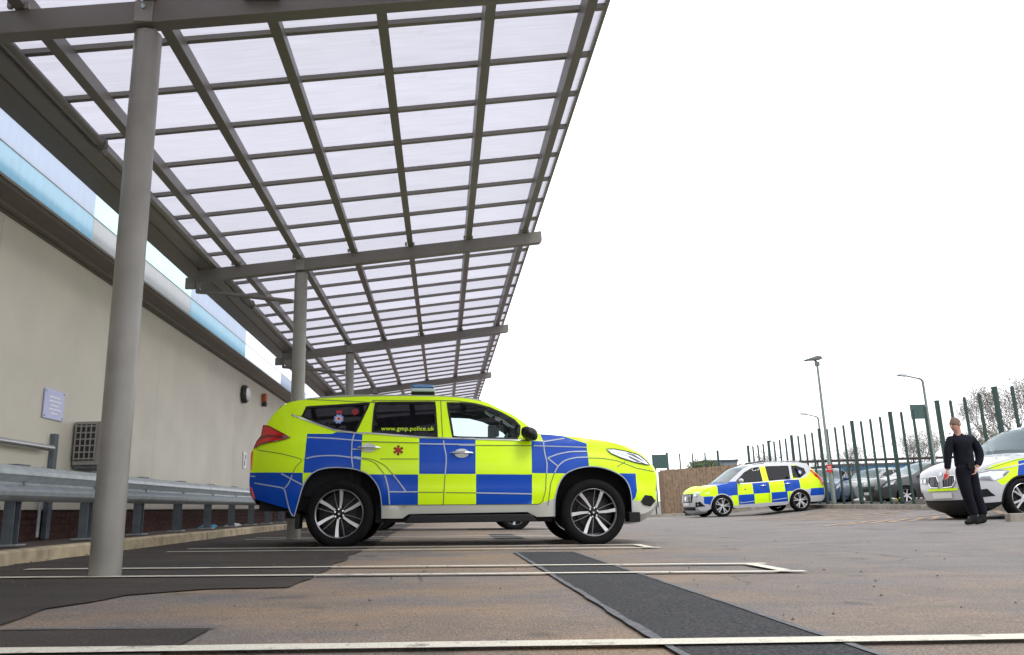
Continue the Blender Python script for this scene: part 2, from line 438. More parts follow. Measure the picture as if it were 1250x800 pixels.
# painted bay lines: each double line is one marking
def line(name, x0, y0, x1, y1, w, m=M_paint, off=.014, cap=None):
    d = Vector((x1 - x0, y1 - y0)).normalized(); n = Vector((-d.y, d.x)) * (w / 2)
    strip(name, [(x0 - n.x, y0 - n.y), (x1 - n.x, y1 - n.y), (x1 + n.x, y1 + n.y), (x0 + n.x, y0 + n.y)], m, off, .25, edge_noise=.0035)
line('bay_line', -3.3, 2.64, 6.5, 2.28, .10)
line('bay_line', -3.3, 1.98, 6.5, 1.75, .10)
line('bay_line', -3.05, 5.30, 2.30, 5.02, .085)
line('bay_line', -2.92, 5.98, 2.33, 5.72, .085)
line('bay_line_end', 2.20, 5.67, 2.20, 5.07, .10, off=.0145)
line('bay_line', -2.7, 8.19, 2.22, 8.14, .085)
line('bay_line', -2.68, 8.76, 2.2, 8.80, .085)
line('bay_line_end', 2.12, 8.19, 2.12, 8.75, .10, off=.0145)
for yy in (11.3, 14.5, 17.6):
    line('bay_line', -2.7, yy, 2.2, yy, .085); line('bay_line', -2.7, yy + .6, 2.2, yy + .6, .085)
line('bay_line', 5.2, 26.4, 8.2, 26.0, .18)
# faded box hatching in front of the far kerb
rh = random.Random(11)
for i in range(15):
    x = 6.8 + i * .55
    line('hatch_line', x, 13.9 + i * .22, x + 1.6, 15.6 + i * .33, .13, M_paint_y, .006 + .0004 * (i % 2))
for i in range(14):
    x = 8.2 + i * .42
    line('hatch_line', x + 1.2, 16.6 + i * .55, x - .8, 20.6 + i * .42, .12, M_paint_y, .0080 + .0003 * (i % 3))
line('hatch_line', 6.6, 15.6, 12.2, 15.2, .12, M_paint_y, .0102)
line('hatch_line', 7.6, 18.2, 12.6, 17.6, .12, M_paint_y, .0106)
line('hatch_line', 8.6, 21.5, 12.9, 20.2, .12, M_paint_y, .0110)
line('hatch_line', 9.4, 24.6, 13.3, 23.4, .12, M_paint_y, .0114)

# kerb and raised footway along the building
KX = -3.35
kerb = empty('kerb', kind='structure', label='concrete kerb along the building', cat=None)
ys_k = -1.0
ks = None
i = 0
while ys_k < 34:
    L = .905
    z0 = zg(KX, ys_k)
    b = MB(); b.prism([(KX - .14, z0 - .1), (KX + .005, z0 - .1), (KX, z0 + .095), (KX - .02, z0 + .112), (KX - .14, z0 + .115)], 1, ys_k, ys_k + L)
    k = b.build('kerb_stone', M_kerb, kerb)
    k.location = (random.uniform(-.004, .004), 0, random.uniform(-.003, .003))
    ys_k += .914; i += 1
b = MB()
b.prism([(-4.40, -.1), (KX - .143, -.1), (KX - .143, .196), (-4.40, .215)], 1, -1, 34)
footway = b.build('footway', M_ledge); footway['kind'] = 'structure'

# far kerb and verge behind it
fk = empty('far_kerb', kind='structure')
y = 12.2
while y < 40:
    x0, x1 = fence_x(y) - .35, fence_x(y + .9) - .35
    z = zg(x0, y)
    b = MB()
    b.add([(x0, y, z - .1), (x0, y, z + .125), (x0 + .14, y, z + .135), (x0 + .14, y, z - .1),
           (x1, y + .9, z - .1), (x1, y + .9, z + .125), (x1 + .14, y + .9, z + .135), (x1 + .14, y + .9, z - .1)],
          [(0, 1, 2, 3), (7, 6, 5, 4), (0, 4, 5, 1), (1, 5, 6, 2), (2, 6, 7, 3), (3, 7, 4, 0)])
    b.build('kerb_stone', M_kerb2, fk)
    y += .914
b = MB()
vs = []; fs = []
yy = lin(12, 40, 28)
for q in yy:
    vs += [(fence_x(q) - .212, q, .12), (fence_x(q) + .5, q, .13), (40, q, .1)]
for i in range(len(yy) - 1):
    for k in (0, 1): fs.append((i * 3 + k, i * 3 + k + 1, i * 3 + 4 + k, i * 3 + 3 + k))
b.add(vs, fs); o = b.build('verge', M_ledge, fix=False); o['kind'] = 'structure'

# small kerbed island by the white patrol car
b = MB()
isl = empty('kerb_island', kind='structure')
for i in range(5):
    x = 9.62 + i * .914
    b = MB(); b.box((x + .45, 12.93 - i * .0, zg(x, 13) + .05), (.905, .14, .17)); b.build('kerb_stone', M_kerb2, isl, bevel=.012)

# hills / far ground edge
# ---- building
M_wall = mat('wall_cladding', (.62, .58, .485), .55, noise=.07, nscale=1.3, rnd=.04, ribs=True)
M_brick = bpy.data.materials.new('plinth_brick'); M_brick.use_nodes = True
_t = M_brick.node_tree; _b = _t.nodes['Principled BSDF']; _b.inputs['Roughness'].default_value = .9
_tc = _t.nodes.new('ShaderNodeTexCoord'); _mp = _t.nodes.new('ShaderNodeMapping'); _mp.inputs['Rotation'].default_value = (math.pi / 2, 0, math.pi / 2)
_br = _t.nodes.new('ShaderNodeTexNoise'); _br.inputs['Scale'].default_value = 9
_cr = _t.nodes.new('ShaderNodeMixRGB'); _cr.inputs['Color1'].default_value = (.05, .02, .015, 1); _cr.inputs['Color2'].default_value = (.09, .035, .025, 1)
_t.links.new(_tc.outputs['Object'], _br.inputs['Vector']); _t.links.new(_br.outputs['Fac'], _cr.inputs['Fac']); _t.links.new(_cr.outputs['Color'], _b.inputs['Base Color'])
M_mortar = mat('mortar', (.09, .075, .065), .95)
M_steel = mat('taupe_paint', (.175, .160, .145), .42, noise=.05, nscale=4)
M_steel_col = mat('column_paint', (.25, .237, .21), .36, noise=.10, nscale=5)
M_fascia = mat('brown_fascia', (.135, .112, .093), .45, noise=.05, nscale=3)
M_gutter = mat('gutter_metal', (.27, .255, .235), .35, noise=.05)
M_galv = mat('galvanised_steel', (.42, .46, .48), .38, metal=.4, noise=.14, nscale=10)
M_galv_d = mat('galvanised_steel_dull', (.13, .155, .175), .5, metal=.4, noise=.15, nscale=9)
M_bolt = mat('bolt', (.35, .42, .42), .35, metal=.8)
M_white = mat('white_plastic', (.75, .76, .78), .4)
M_black = mat('black_plastic', (.018, .018, .02), .45)
M_ac = mat('grey_beige_casing', (.30, .285, .26), .5)

bld = empty('station_building', (-4.4, 0, 0), label='long single-storey building with beige metal cladding, brown fascia and brick plinth', cat='building')
def bpart(b, name, m, **k):
    o = b.build(name, m, bld, **k); o.matrix_parent_inverse = Matrix.Translation((4.4, 0, 0)); return o
WX = -4.4
# cladding panels with recessed joints
y = 12.45 - 4.6 * 3
me0 = None
while y < 44:
    b = MB(); b.box((WX - .05, y + 2.3, 2.02), (.10, 4.594, 2.96)); bpart(b, 'cladding_panel', M_wall, bevel=.003)
    y += 4.6
b = MB(); b.box((WX - .13, 20, 2.0), (.05, 50, 3.0)); bpart(b, 'panel_backing', M_fascia)
# brick plinth, every course of real bricks near the camera
zc = [.215 + .078 * k for k in range(4)]
bricks = []
bm0 = MB(); bm0.box((0, 0, 0), (.10, .212, .066)); bme = None
n_b = 0
for k, z in enumerate(zc):
    yb = 6.6 + (.112 if k % 2 else 0)
    while yb < 21 and n_b < 262:
        if bme is None:
            o = bm0.build('brick', M_brick, bld, bevel=.004); bme = o.data
        else:
            o = link('brick', bme, bld)
        o.matrix_parent_inverse = Matrix.Translation((4.4, 0, 0))
        o.location = (WX - .075 + random.uniform(-.002, .002), yb + .106, z + .033)
        yb += .224; n_b += 1
far_b = MB()
for k, z in enumerate(zc):
    yb = 6.6 + (.112 if k % 2 else 0) + .224 * 66
    while yb < 32:
        far_b.box((WX - .075, yb + .106, z + .033), (.1, .212, .066)); yb += .224
o = bpart(far_b, 'brickwork', M_brick); o['kind'] = 'stuff'
b = MB(); b.box((WX - .095, 20, .36), (.10, 50, .36)); bpart(b, 'mortar_bed', M_mortar)
# soffit, fascia with shadow groove, gutter
b = MB(); b.box((WX + .02, 20, 3.485), (.04, 50, .03)); b.box((WX + .06, 20, 3.50), (.12, 50, .03)); bpart(b, 'cladding_trim', M_fascia)
b = MB(); b.prism([(WX - .3, 3.515), (WX + .125, 3.515), (WX + .235, 3.60), (WX + .235, 3.64), (WX - .3, 3.64)], 1, -5, 45); bpart(b, 'fascia', M_fascia)
b = MB(); b.prism([(WX + .10, 3.642), (WX + .252, 3.642), (WX + .258, 3.668), (WX + .245, 3.675), (WX + .10, 3.675)], 1, -5, 45); bpart(b, 'gutter_lip', M_gutter)
# clerestory panes
GX = -4.25
P_tints = {'blue': ((.10, .24, .32), (.41, .56, .64)), 'lightblue': ((.26, .31, .38), (.36, .42, .52)), 'mint': ((.35, .5, .5), (.58, .75, .74)), 'grey': ((.30, .31, .32), (.40, .42, .44)), 'white': ((.5, .53, .56), (.74, .77, .80))}
PM = {k: sheetmat('pane_' + k, v[0], v[1], .22, .06) for k, v in P_tints.items()}
y = 9.45 - 3.8 * 4
k = 1
pat = [('lightblue', 'blue'), ('mint', 'grey')]
while y < 44:
    up, lo = pat[k % 2]
    if y > 16: up, lo = ('white', 'white') if k % 2 else ('white', 'lightblue')
    b = MB(); b.box((GX, y + 1.9, 4.205), (.02, 3.785, .30)); bpart(b, 'upper_pane', PM[up])
    b = MB(); b.box((GX, y + 1.9, 3.86), (.02, 3.785, .365)); bpart(b, 'lower_pane', PM[lo])
    y += 3.8; k += 1
b = MB(); b.box((GX + .004, 20, 4.048), (.024, 50, .010)); b.box((GX + .004, 20, 4.362), (.03, 50, .012)); bpart(b, 'glazing_rail', M_gutter)

# ---- canopy
BP0, BSL = 4.375, .118                                  # underside of the purlins: z = BP0 + BSL * X
can = empty('canopy', (-3.6, 0, 0), label='long carport canopy with milky roof sheets on taupe steel beams and round columns', cat='canopy')
def cpart(b, name, m, **k):
    o = b.build(name, m, can, **k); o.matrix_parent_inverse = Matrix.Translation((3.6, 0, 0)); return o
def cz(X): return BP0 + BSL * X
ang = math.atan(BSL)
beamsY = [-.7, 5.30, 11.40, 17.70, 24.25, 31.0]
colX = [-2.2, -2.135, -2.08, -2.08, -2.06, -2.04]
for Yb, Xc in zip(beamsY, colX):
    b = MB(); b.prism([(-3.58, cz(-3.58) - .002), (1.57, cz(1.57) - .002), (1.575, cz(1.57) - .155), (1.54, cz(1.54) - .185), (-3.58, cz(-3.58) - .185)], 1, Yb - .06, Yb + .06)
    cpart(b, 'cross_beam', M_steel, bevel=.006)
    zt = cz(Xc) - .187
    Yb_ = Yb; Yb = Yb + .05                                # columns stand a touch forward of the beam line
    z0 = zg(Xc, Yb)
    b = MB()
    b.tube([(Xc, Yb, z0 - .05), (Xc, Yb, zt - .035), (Xc, Yb, zt - .030), (Xc, Yb, zt - .015)], [.095, .095, .093, .075], 40)
    c = cpart(b, 'column', M_steel_col, smooth=True)
    b = MB(); b.box((Xc, Yb, zt - .008), (.13, .10, .02)); b.box((Xc, Yb - .118, zt + .09), (.13, .012, .17)); cpart(b, 'column_head', M_steel_col, bevel=.004)
    b = MB()
    b.tube([(Xc, Yb - .12, zt + .12), (Xc, Yb - .14, zt + .12)], .018, 8); cpart(b, 'bolt', M_bolt)
    Yb = Yb_
    # bracket back to the building and horizontal strut
    b = MB(); b.box((-3.66, Yb - .01, 3.76), (.15, .05, .17)); cpart(b, 'wall_bracket', M_steel, bevel=.004)
    if Yb > 6:
        b = MB(); b.box((-3.55, Yb - .03, 3.69), (.05, .04, .16)); b.tube([(-3.56, Yb - .03, 3.63), (-3.2, Yb - .03, 3.60), (Xc - .1, Yb - .03, 3.47)], .033, 12); cpart(b, 'strut', M_steel, smooth=True)
    # short tube brace running on along the roof edge
    b = MB(); b.tube([(-3.235, Yb - .0, 3.94), (-3.235, Yb + 1.9, 3.94)], .036, 14); b.box((-3.235, Yb + 1.97, 3.94), (.03, .10, .16)); b.tube([(-3.235, Yb + 1.9, 3.94), (-3.235, Yb + 1.96, 3.94)], .05, 12); cpart(b, 'edge_brace', M_steel, smooth=True)
purX = [-3.0, -2.12, -1.31, -.455, .435, 1.30]
YS, YE = -3.5, 33.0
for i, px in enumerate(purX):
    b = MB(); M = Matrix.Rotation(-ang, 4, 'Y').to_3x3()
    b.box((0, 0, 0), (.085, YE - YS, .15), M=M)
    cpart(b, 'purlin', M_steel).location = (px, (YS + YE) / 2, cz(px) + .078)
    for Yb in beamsY[1:]:
        for s in (-1, 1):
            b = MB(); b.box((px + s * .058, Yb - .075, cz(px) + .02), (.03, .03, .05)); cpart(b, 'purlin_cleat', M_steel_col)
ZO = .157                                              # sheets and glazing bars sit on the purlins
for r_ in [(-3.83, -3.55, 3.962, 4.18, M_fascia, 'edge_beam'), (-3.548, -3.37, 3.97, 4.16, M_steel, 'edge_gutter')]:
    b = MB(); b.box(((r_[0] + r_[1]) / 2, (YS + YE) / 2, (r_[2] + r_[3]) / 2), (r_[1] - r_[0], YE - YS, r_[3] - r_[2])); cpart(b, r_[5], r_[4], bevel=.01)
b = MB(); b.box((-3.33, (YS + YE) / 2, 4.03), (.07, YE - YS, .06)); cpart(b, 'edge_angle', M_gutter)
M_sheet = sheetmat('milky_polycarbonate', (.08, .08, .09), (.612, .608, .645), .03, .05, ribs=10)
M_bar = mat('glazing_bar', (.21, .195, .175), .45)
yb = 6.03 - .747 * 12
X0s, X1s = -3.53, 1.49
sheet_me = None; bar_me = None
Mrot = Matrix.Rotation(-ang, 4, 'Y')
Ls = (X1s - X0s) / math.cos(ang)
n = 0
while yb < 32:
    xm = (X0s + X1s) / 2
    if bar_me is None:
        b = MB(); b.box((0, 0, 0), (Ls + .02, .05, .045)); o = b.build('glazing_bar', M_bar, can); bar_me = o.data
        b = MB(); b.box((0, 0, 0), (Ls, .695, .012)); o2 = b.build('roof_sheet', M_sheet, can); sheet_me = o2.data
    else:
        o = link('glazing_bar', bar_me, can); o2 = link('roof_sheet', sheet_me, can)
    for q, yy, zz in ((o, yb, cz(xm) + ZO + .026), (o2, yb + .3735, cz(xm) + ZO + .055)):
        q.matrix_parent_inverse = Matrix.Translation((3.6, 0, 0))
        q.rotation_euler = (0, -ang, 0); q.location = (xm, yy, zz)
    yb += .747; n += 1
b = MB(); b.box((X1s + .012, (YS + YE) / 2, cz(X1s) + ZO + .04), (.03, YE - YS, .075)); cpart(b, 'eaves_trim', M_bar)
# flat box fitting on the first beam
b = MB(); b.box((-1.30, 5.20, cz(-1.30) - .03), (.27, .07, .10)); cpart(b, 'junction_box', M_steel, bevel=.006)

# ---- guardrail along the footway
gr = empty('guardrail', (-3.7, 0, .2), label='grey steel crash barrier on posts along the beige wall', cat='guardrail')
def gpart(b, name, m, **k):
    o = b.build(name, m, gr, **k); o.matrix_parent_inverse = Matrix.Translation((3.7, 0, -.2)); return o
# W-beam profile, (X, Z)
zt = .90
wp = [(-3.70, zt), (-3.665, zt - .012), (-3.625, zt - .05), (-3.62, zt - .085), (-3.66, zt - .125), (-3.695, zt - .145), (-3.695, zt - .165),
      (-3.66, zt - .185), (-3.62, zt - .225), (-3.625, zt - .26), (-3.665, zt - .298), (-3.70, zt - .31)]
yy = -2.0
while yy < 27:
    b = MB(); nn = len(wp)
    vs = []
    for q in (yy - .1, yy + 3.15):
        o_ = .004 if q > yy else 0.0
        vs += [(x + o_, q, z) for x, z in wp]; vs += [(x + o_ - .005, q, z) for x, z in wp]
    fs = [(i, i + 1, i + 1 + 2 * nn, i + 2 * nn) for i in range(nn - 1)] + [(nn + i + 2 * nn, nn + i + 1 + 2 * nn, nn + i + 1, nn + i) for i in range(nn - 1)]
    fs += [(i + 1, i, i + nn, i + 1 + nn) for i in range(nn - 1)] + [(2 * nn + i, 2 * nn + i + 1, 3 * nn + i + 1, 3 * nn + i) for i in range(nn - 1)]
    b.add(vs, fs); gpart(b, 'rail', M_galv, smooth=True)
    yy += 3.2
yy = 7.36 - 1.46 * 5
while yy < 26:
    b = MB()
    b.box((-3.80, yy, .55), (.012, .10, .66)); b.box((-3.76, yy - .05, .55), (.09, .010, .66)); b.box((-3.76, yy + .05, .55), (.09, .010, .66))
    b.box((-3.71, yy, .75), (.03, .10, .22)); 
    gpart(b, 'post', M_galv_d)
    b = MB(); b.box((-3.76, yy, .224), (.2, .17, .012)); gpart(b, 'base_plate', M_galv)
    b = MB(); b.box((-3.745, yy, zt + .008), (.09, .22, .012)); gpart(b, 'post_cap', M_galv_d)
    b = MB(); b.tube([(-3.70, yy, zt - .155), (-3.675, yy, zt - .155)], .016, 8); gpart(b, 'bolt', M_bolt)
    yy += 1.46

# ---- things on the wall
ac = empty('air_conditioner', (-4.21, 9.75, 1.05), label='beige air conditioning unit on the wall with a slotted end grille', cat='air conditioner')
b = MB(); b.box((.0, .42, .26), (.34, .80, .52)); b.build('casing', M_ac, ac, bevel=.012)
b = MB()
b.box((-.03, .012, .27), (.235, .012, .43))
b.build('grille_back', M_black, ac)
for i in range(6):
    b = MB(); b.box((-.03, .0, .075 + i * .077), (.24, .012, .014)); b.build('grille_slat', M_ac, ac)
for i in range(5):
    b = MB(); b.box((-.145 + i * .0575, .001, .27), (.013, .012, .42)); b.build('grille_bar', M_ac, ac)
b = MB(); b.box((0, .42, -.02), (.30, .75, .03)); b.build('bracket', M_galv_d, ac)
# trunking beside it
b = MB(); b.box((0, 0, -.25), (.05, .09, 1.15)); o = b.build('pipe_trunking', M_galv_d, loc=(-4.37, 9.28, 1.05)); tag(o, 'dark grey vertical trunking beside the air conditioning unit', 'trunking')
b = MB(); b.tube([(0, 0, 0), (0, 0, -.75)], .018, 8); o = b.build('waste_pipe', M_galv, smooth=True, loc=(-4.36, 9.08, 1.0)); tag(o, 'thin grey pipe running down the wall behind the crash barrier', 'pipe')
t_ = empty('handrail', (-4.3, 7, 1.2), label='horizontal metal tube handrail fixed low on the beige wall', cat='handrail')
b = MB(); b.tube([(0, -6, 0), (0, 2.1, 0)], .034, 14); b.build('tube', mat('bright_tube', (.50, .50, .50), .3, metal=.7), t_, smooth=True)
b = MB()
for q in (-4.5, -2.5, -.2, 1.4): b.tube([(0, q, 0), (-.1, q, 0)], .014, 8)
b.build('bracket', M_galv, t_)
for q in (.9,):
    b = MB(); b.tube([(0, q, 0), (0, q + .05, 0)], .036, 14); b.build('collar', M_bolt, t_, smooth=True)
# sign plate
M_signb = mat('sign_face', (.50, .52, .78), .35)
M_signc = mat('sign_print', (.78, .78, .86), .35)
sg = empty('wall_sign', (-4.385, 9.22, 1.70), label='pale blue and white rectangular sign on the beige wall left of the round column', cat='sign')
b = MB(); b.box((0, 0, 0), (.012, .46, .33), 0); b.build('plate', M_signb, sg)
b = MB()
for i, (dy, wz) in enumerate(((-.02, .26), (.02, .30), (.0, .2), (.03, .28), (.0, .16))):
    b.box((.008, dy * .5, .08 - i * .045), (.003, wz, .02))
b.build('print', M_signc, sg)
b = MB()
for sy in (-1, 1):
    for sz in (-1, 1): b.tube([(.006, sy * .205, sz * .14), (.014, sy * .205, sz * .14)], .01, 8)
b.build('screw', M_bolt, sg)
# bulkhead light
lt = empty('bulkhead_light', (-4.385, 17.6, 3.02), label='round black-rimmed bulkhead lamp high on the beige wall', cat='wall light')
Mx = Matrix.Rotation(math.pi / 2, 3, 'Z')
b = MB(); b.lathe([(.0, .0), (.20, .0), (.205, -.06), (.17, -.10), (.15, -.105)], 28, M=Mx); b.build('rim', M_black, lt, smooth=True)
b = MB(); b.lathe([(.155, -.085), (.13, -.12), (.08, -.145), (.0, -.155)], 28, M=Mx); b.build('diffuser', M_white, lt, smooth=True)
M_orange = mat('orange_plastic', (.42, .085, .02), .4)
al = empty('alarm_sounder', (-4.385, 19.5, 3.18), label='orange and black alarm sounder on the wall beyond the round lamp', cat='alarm')
b = MB(); b.box((.05, 0, 0.02), (.10, .18, .20)); b.build('housing', M_orange, al, bevel=.02)
b = MB(); b.box((.055, 0, -.14), (.10, .16, .10)); b.build('horn', M_black, al, bevel=.015)
nt_ = empty('wall_notice', (-4.385, 18.0, 1.6), label='small white notice with dark symbols on the wall behind the car tail', cat='notice')
b = MB(); b.box((0, 0, 0), (.01, .26, .36)); b.build('plate', M_white, nt_)
b = MB(); b.box((.007, .03, .07), (.004, .06, .10)); b.box((.007, -.02, -.07), (.004, .06, .12)); b.build('symbol', M_black, nt_)

# litter by the guardrail
M_blue_w = mat('blue_wrapper', (.05, .30, .50), .4)
def crumple(name, m, loc, sx, sy, sz, label):
    b = MB(); n = 9
    vs = []
    for i in range(n):
        for j in range(n):
            vs.append(((i / (n - 1) - .5) * sx, (j / (n - 1) - .5) * sy, random.random() * sz * math.sin(math.pi * i / (n - 1)) + .004 + .3 * sz * math.sin(math.pi * j / (n - 1))))
    b.add(vs, [(i * n + j, i * n + j + 1, (i + 1) * n + j + 1, (i + 1) * n + j) for i in range(n - 1) for j in range(n - 1)])
    return tag(b.build(name, m, loc=loc, fix=False), label, 'litter')
crumple('wrapper', M_blue_w, (-4.05, 14.3, .205), .3, .28, .08, 'crumpled blue wrapper lying on the footway behind the crash barrier')
crumple('paper_scrap', M_white, (-4.05, 16.0, .205), .3, .28, .06, 'crumpled pale scrap of paper on the footway near the building')
crumple('wrapper', M_blue_w, (-1.28, 11.7, zg(-1.3, 11.7) + .02), .32, .2, .02, 'flat light blue scrap on the tarmac under the large patrol car')
M_grit = mat('grit', (.10, .09, .08), .9)
b = MB()
for i in range(260):
    x, y_ = random.uniform(-3.2, 5), random.uniform(2.3, 9)
    if random.random() < .45: x = KX + abs(random.gauss(.02, .12))
    r = random.uniform(.003, .009)
    z = zg(x, y_) + .008
    b.add([(x - r, y_ - r, z), (x + r, y_ - r * .6, z), (x + r * .7, y_ + r, z), (x - r * .8, y_ + r, z), (x, y_, z + r * 1.3)], [(0, 1, 4), (1, 2, 4), (2, 3, 4), (3, 0, 4)])
o = b.build('grit', M_grit, fix=False); o['kind'] = 'stuff'
# ================================================================ VEHICLES
M_yel = mat('fluorescent_yellow', (.66, .96, .002), .36, coat=.22, spec=.3, inner=(.012, .012, .014))
M_blu = mat('livery_blue', (.0, .060, .42), .36, coat=.16, spec=.25, inner=(.012, .012, .014))
M_wht = mat('white_car_paint', (.50, .51, .54), .28, coat=.7, inner=(.012, .012, .014))
M_sil = mat('silver_lower_trim', (.56, .57, .52), .35, metal=.15, coat=.3, inner=(.012, .012, .014))
M_gry = mat('dark_grey_car_paint', (.035, .038, .044), .3, coat=.7, inner=(.012, .012, .014))
M_cblu = mat('dark_blue_car_paint', (.012, .04, .12), .3, coat=.7, inner=(.012, .012, .014))
M_csil = mat('silver_car_paint', (.30, .31, .33), .3, metal=.4, coat=.6, inner=(.012, .012, .014))
M_tape = mat('grey_seam_tape', (.36, .42, .52), .45)
M_shut = mat('shut_line', (.10, .12, .05), .6)
M_trim = mat('black_trim', (.007, .007, .008), .5, spec=.3)
M_tyre = mat('tyre_rubber', (.005, .005, .0055), .85, spec=.2, noise=.2, nscale=20)
M_rim = mat('machined_alloy', (.52, .52, .54), .30, metal=.9)
M_rimd = mat('dark_alloy', (.006, .006, .007), .5, spec=.3)
M_disc = mat('brake_disc', (.03, .024, .02), .6, metal=.4)
M_chrome = mat('chrome', (.75, .76, .78), .12, metal=1.0)
M_red = mat('red_lamp_lens', (.58, .004, .006), .12, coat=.9)
M_redd = mat('dark_red_lens', (.14, .003, .004), .15, coat=.9)
M_orng = mat('red_reflector', (.72, .06, .02), .25, coat=.5)
M_lampw = mat('headlamp_reflector', (.62, .66, .72), .14, metal=.55, coat=.9)
M_lampd = mat('headlamp_dark', (.06, .065, .075), .15, metal=.4, coat=.9)
M_under = mat('underbody', (.008, .008, .009), .9)
M_seat = mat('seat_fabric', (.02, .021, .024), .9)
M_dkteal = mat('dash_plastic', (.03, .06, .058), .6)
G_priv = glassmat('privacy_glass', (.004, .004, .006), (.02, .02, .025))
G_clear = glassmat('side_glass', (.004, .006, .006), (.72, .80, .80))
G_screen = glassmat('windscreen_glass', (.05, .065, .07), (.60, .68, .68), refl=(.78, .88, .92))
M_plate = mat('number_plate', (.62, .60, .45), .4)
M_platew = mat('white_number_plate', (.72, .72, .70), .4)
M_bluelens = mat('blue_lens', (.01, .16, .42), .1, coat=1.0)
M_clearlens = mat('clear_lens', (.36, .44, .44), .1, coat=1.0)
M_crest_r = mat('crest_red', (.45, .03, .04), .4)
M_crest_b = mat('crest_blue', (.20, .30, .55), .4)
M_crest_w = mat('crest_white', (.62, .5, .52), .4)
M_dred = mat('dark_red_print', (.22, .008, .01), .4)

def resample(pts, step, closed=False):
    out = []
    n = len(pts); m = n if closed else n - 1
    for i in range(m):
        a, b = pts[i], pts[(i + 1) % n]
        L = math.hypot(b[0] - a[0], b[1] - a[1]); k = max(1, int(round(L / step)))
        for j in range(k): out.append((a[0] + (b[0] - a[0]) * j / k, a[1] + (b[1] - a[1]) * j / k))
    if not closed: out.append(tuple(pts[-1]))
    return out
def smooth_line(pts, n=2):
    p = [tuple(q) for q in pts]
    for _ in range(n):
        p = [p[0]] + [((p[i - 1][0] + 2 * p[i][0] + p[i + 1][0]) / 4, (p[i - 1][1] + 2 * p[i][1] + p[i + 1][1]) / 4) for i in range(1, len(p) - 1)] + [p[-1]]
    return p

